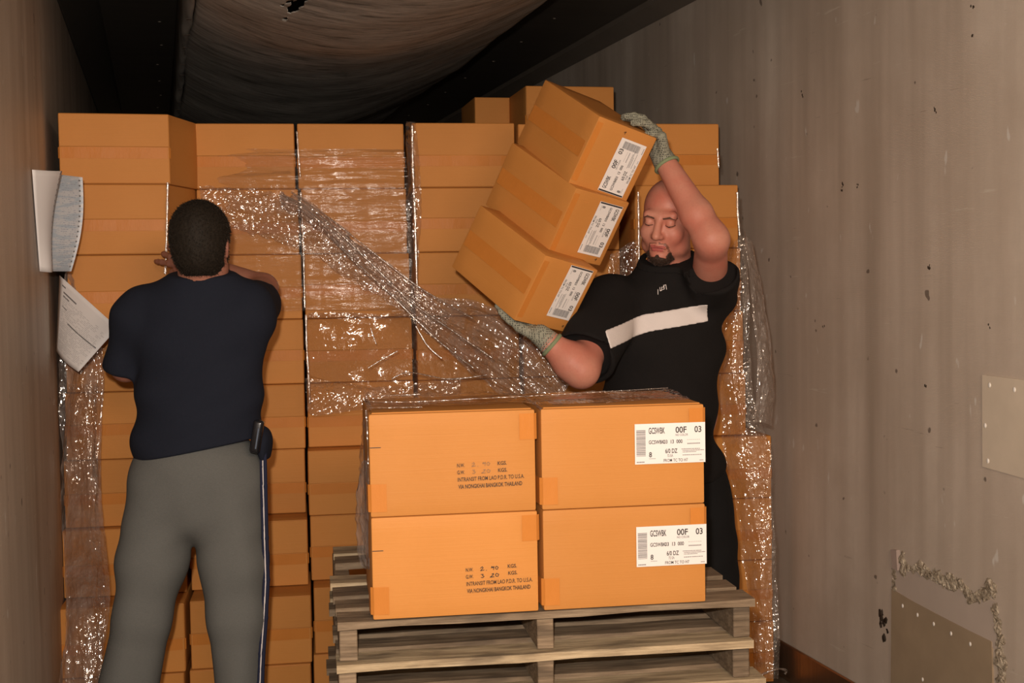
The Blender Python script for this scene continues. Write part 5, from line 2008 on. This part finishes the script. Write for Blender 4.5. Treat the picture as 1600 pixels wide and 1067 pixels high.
strand('film_tail', [(1176, 1060, 4.11), (1190, 1054, 4.10), (1205, 1048, 4.09), (1218, 1045, 4.10), (1229, 1048, 4.12), (1226, 1053, 4.12)], 0.0042, M['film_roll'], fr_)
for nm, par, pts, rr in (('film_highlight', fw, [(440, 303, 4.48), (500, 338, 4.45), (570, 402, 4.43), (640, 470, 4.41), (700, 512, 4.38), (770, 560, 4.34)], 0.0042),  # thin tubes added to draw the long highlight streaks on the film
                         ('film_highlight', fw, [(455, 300, 4.48), (520, 345, 4.45), (590, 400, 4.43), (660, 452, 4.41), (740, 498, 4.36)], 0.0035),
                         ('film_highlight', fw, [(530, 385, 4.45), (600, 450, 4.42), (680, 528, 4.40), (740, 575, 4.36)], 0.0035),
                         ('film_highlight', fw, [(575, 575, 4.46), (600, 560, 4.46), (622, 548, 4.46)], 0.0028),
                         ('film_highlight', fw, [(579, 512, 4.48), (583, 525, 4.48), (588, 538, 4.48)], 0.0022),
                         ('film_highlight', fw, [(650, 510, 4.44), (668, 540, 4.44), (690, 560, 4.44)], 0.003),
                         ('film_highlight', fw, [(612, 592, 4.46), (640, 582, 4.45), (700, 592, 4.42), (760, 586, 4.40)], 0.0035),
                         ('film_highlight', fw, [(478, 492, 4.54), (479, 540, 4.53), (482, 588, 4.52), (484, 630, 4.5)], 0.005),
                         ('edge_glint', fu_, [(644, 195, 4.575), (645, 260, 4.575), (648, 330, 4.57), (650, 400, 4.57), (652, 470, 4.56)], 0.0065),  # tubes added along box edges to draw the glints of the wrap
                         ('edge_glint', fu_, [(464, 205, 4.60), (466, 240, 4.60), (469, 276, 4.60)], 0.004),
                         ('edge_glint', fu_, [(470, 300, 4.60), (472, 340, 4.60), (474, 384, 4.60), (476, 480, 4.59)], 0.004),
                         ('edge_glint', fr_, [(1152, 300, 4.28), (1153, 335, 4.28), (1156, 368, 4.28)], 0.005),
                         ('edge_glint', fr_, [(997, 300, 4.30), (998, 360, 4.30), (999, 470, 4.30)], 0.0045),
                         ('edge_glint', fr_, [(1121, 232, 4.36), (1123, 262, 4.36)], 0.004),
                         ('edge_glint', fl_, [(262, 285, 4.285), (261, 330, 4.285), (260, 380, 4.285), (258, 428, 4.285)], 0.0052)):
    strand(nm, pts, rr, M['film_glint'], par)
# film over the boxes on the pallet
fp = empty('stretch_film', tuple(at(700, 630, 3.1)))
tag(fp, 'clear stretch film strands over the tops and left side of pallet boxes', 'stretch film')


def zt(x, y, z):
    r = ray(x, y)
    q = CAM + r * ((z - CAM[2]) / r[2])
    return (x, y, float((q - CAM) @ FWD))


Zt = DECK_Z + 0.469 + 0.010
film('top_sheet', [[zt(567, 616, Zt + 0.006), zt(640, 616, Zt), zt(720, 614, Zt), zt(790, 612, Zt), zt(830, 614, Zt), zt(900, 613, Zt), zt(990, 610, Zt), zt(1044, 610, Zt)],
                   [zt(570, 626, Zt + 0.006), zt(650, 627, Zt), zt(730, 625, Zt), zt(805, 620, Zt), zt(836, 622, Zt), zt(900, 619, Zt), zt(1000, 616, Zt), zt(1060, 614, Zt)],
                   [zt(574, 638, Zt + 0.005), zt(655, 638, Zt), zt(740, 636, Zt), zt(826, 632, Zt), zt(842, 631, Zt), zt(910, 628, Zt), zt(1005, 623, Zt), zt(1080, 620, Zt)]], 160, 40, 0.010, 9, 6, 91, M['film_loose'], fp)
film('side_sheet', [[(567, 612, 3.30), (565, 700, 3.30), (563, 780, 3.30), (560, 850, 3.30)], [(568, 616, 3.12), (567, 700, 3.12), (568, 780, 3.12), (572, 860, 3.12)], [(573, 640, 2.965), (574, 720, 2.965), (574, 790, 2.965), (578, 880, 2.968)]], 90, 40, 0.016, 8, 4, 95, M['film_roll'], fp)
film('bunched_edge', [[(559, 722, 3.10), (560, 780, 3.10), (561, 840, 3.10), (566, 890, 3.10)], [(567, 719, 3.05), (568, 780, 3.05), (570, 840, 3.05), (574, 890, 3.05)], [(576, 722, 3.0), (577, 780, 3.0), (579, 840, 3.0), (581, 890, 3.0)]], 60, 24, 0.010, 9, 3, 101, M['film_dense'], fp)
for pts, rr in (([(572, 617, 3.20), (610, 618, 3.2), (656, 616, 3.2)], 0.0022), ([(576, 627, 3.08), (640, 628, 3.08), (760, 622, 3.1), (840, 618, 3.12), (960, 611, 3.16), (1044, 606, 3.2)], 0.0016),
                ([(578, 637, 2.99), (610, 637, 2.99), (660, 636, 3.0)], 0.0020), ([(572, 640, 2.97), (576, 720, 2.965), (576, 800, 2.965)], 0.003), ([(818, 618, 3.10), (834, 630, 3.02), (846, 640, 2.965)], 0.004)):
    strand('film_strand', pts, rr, M['film'], fp)
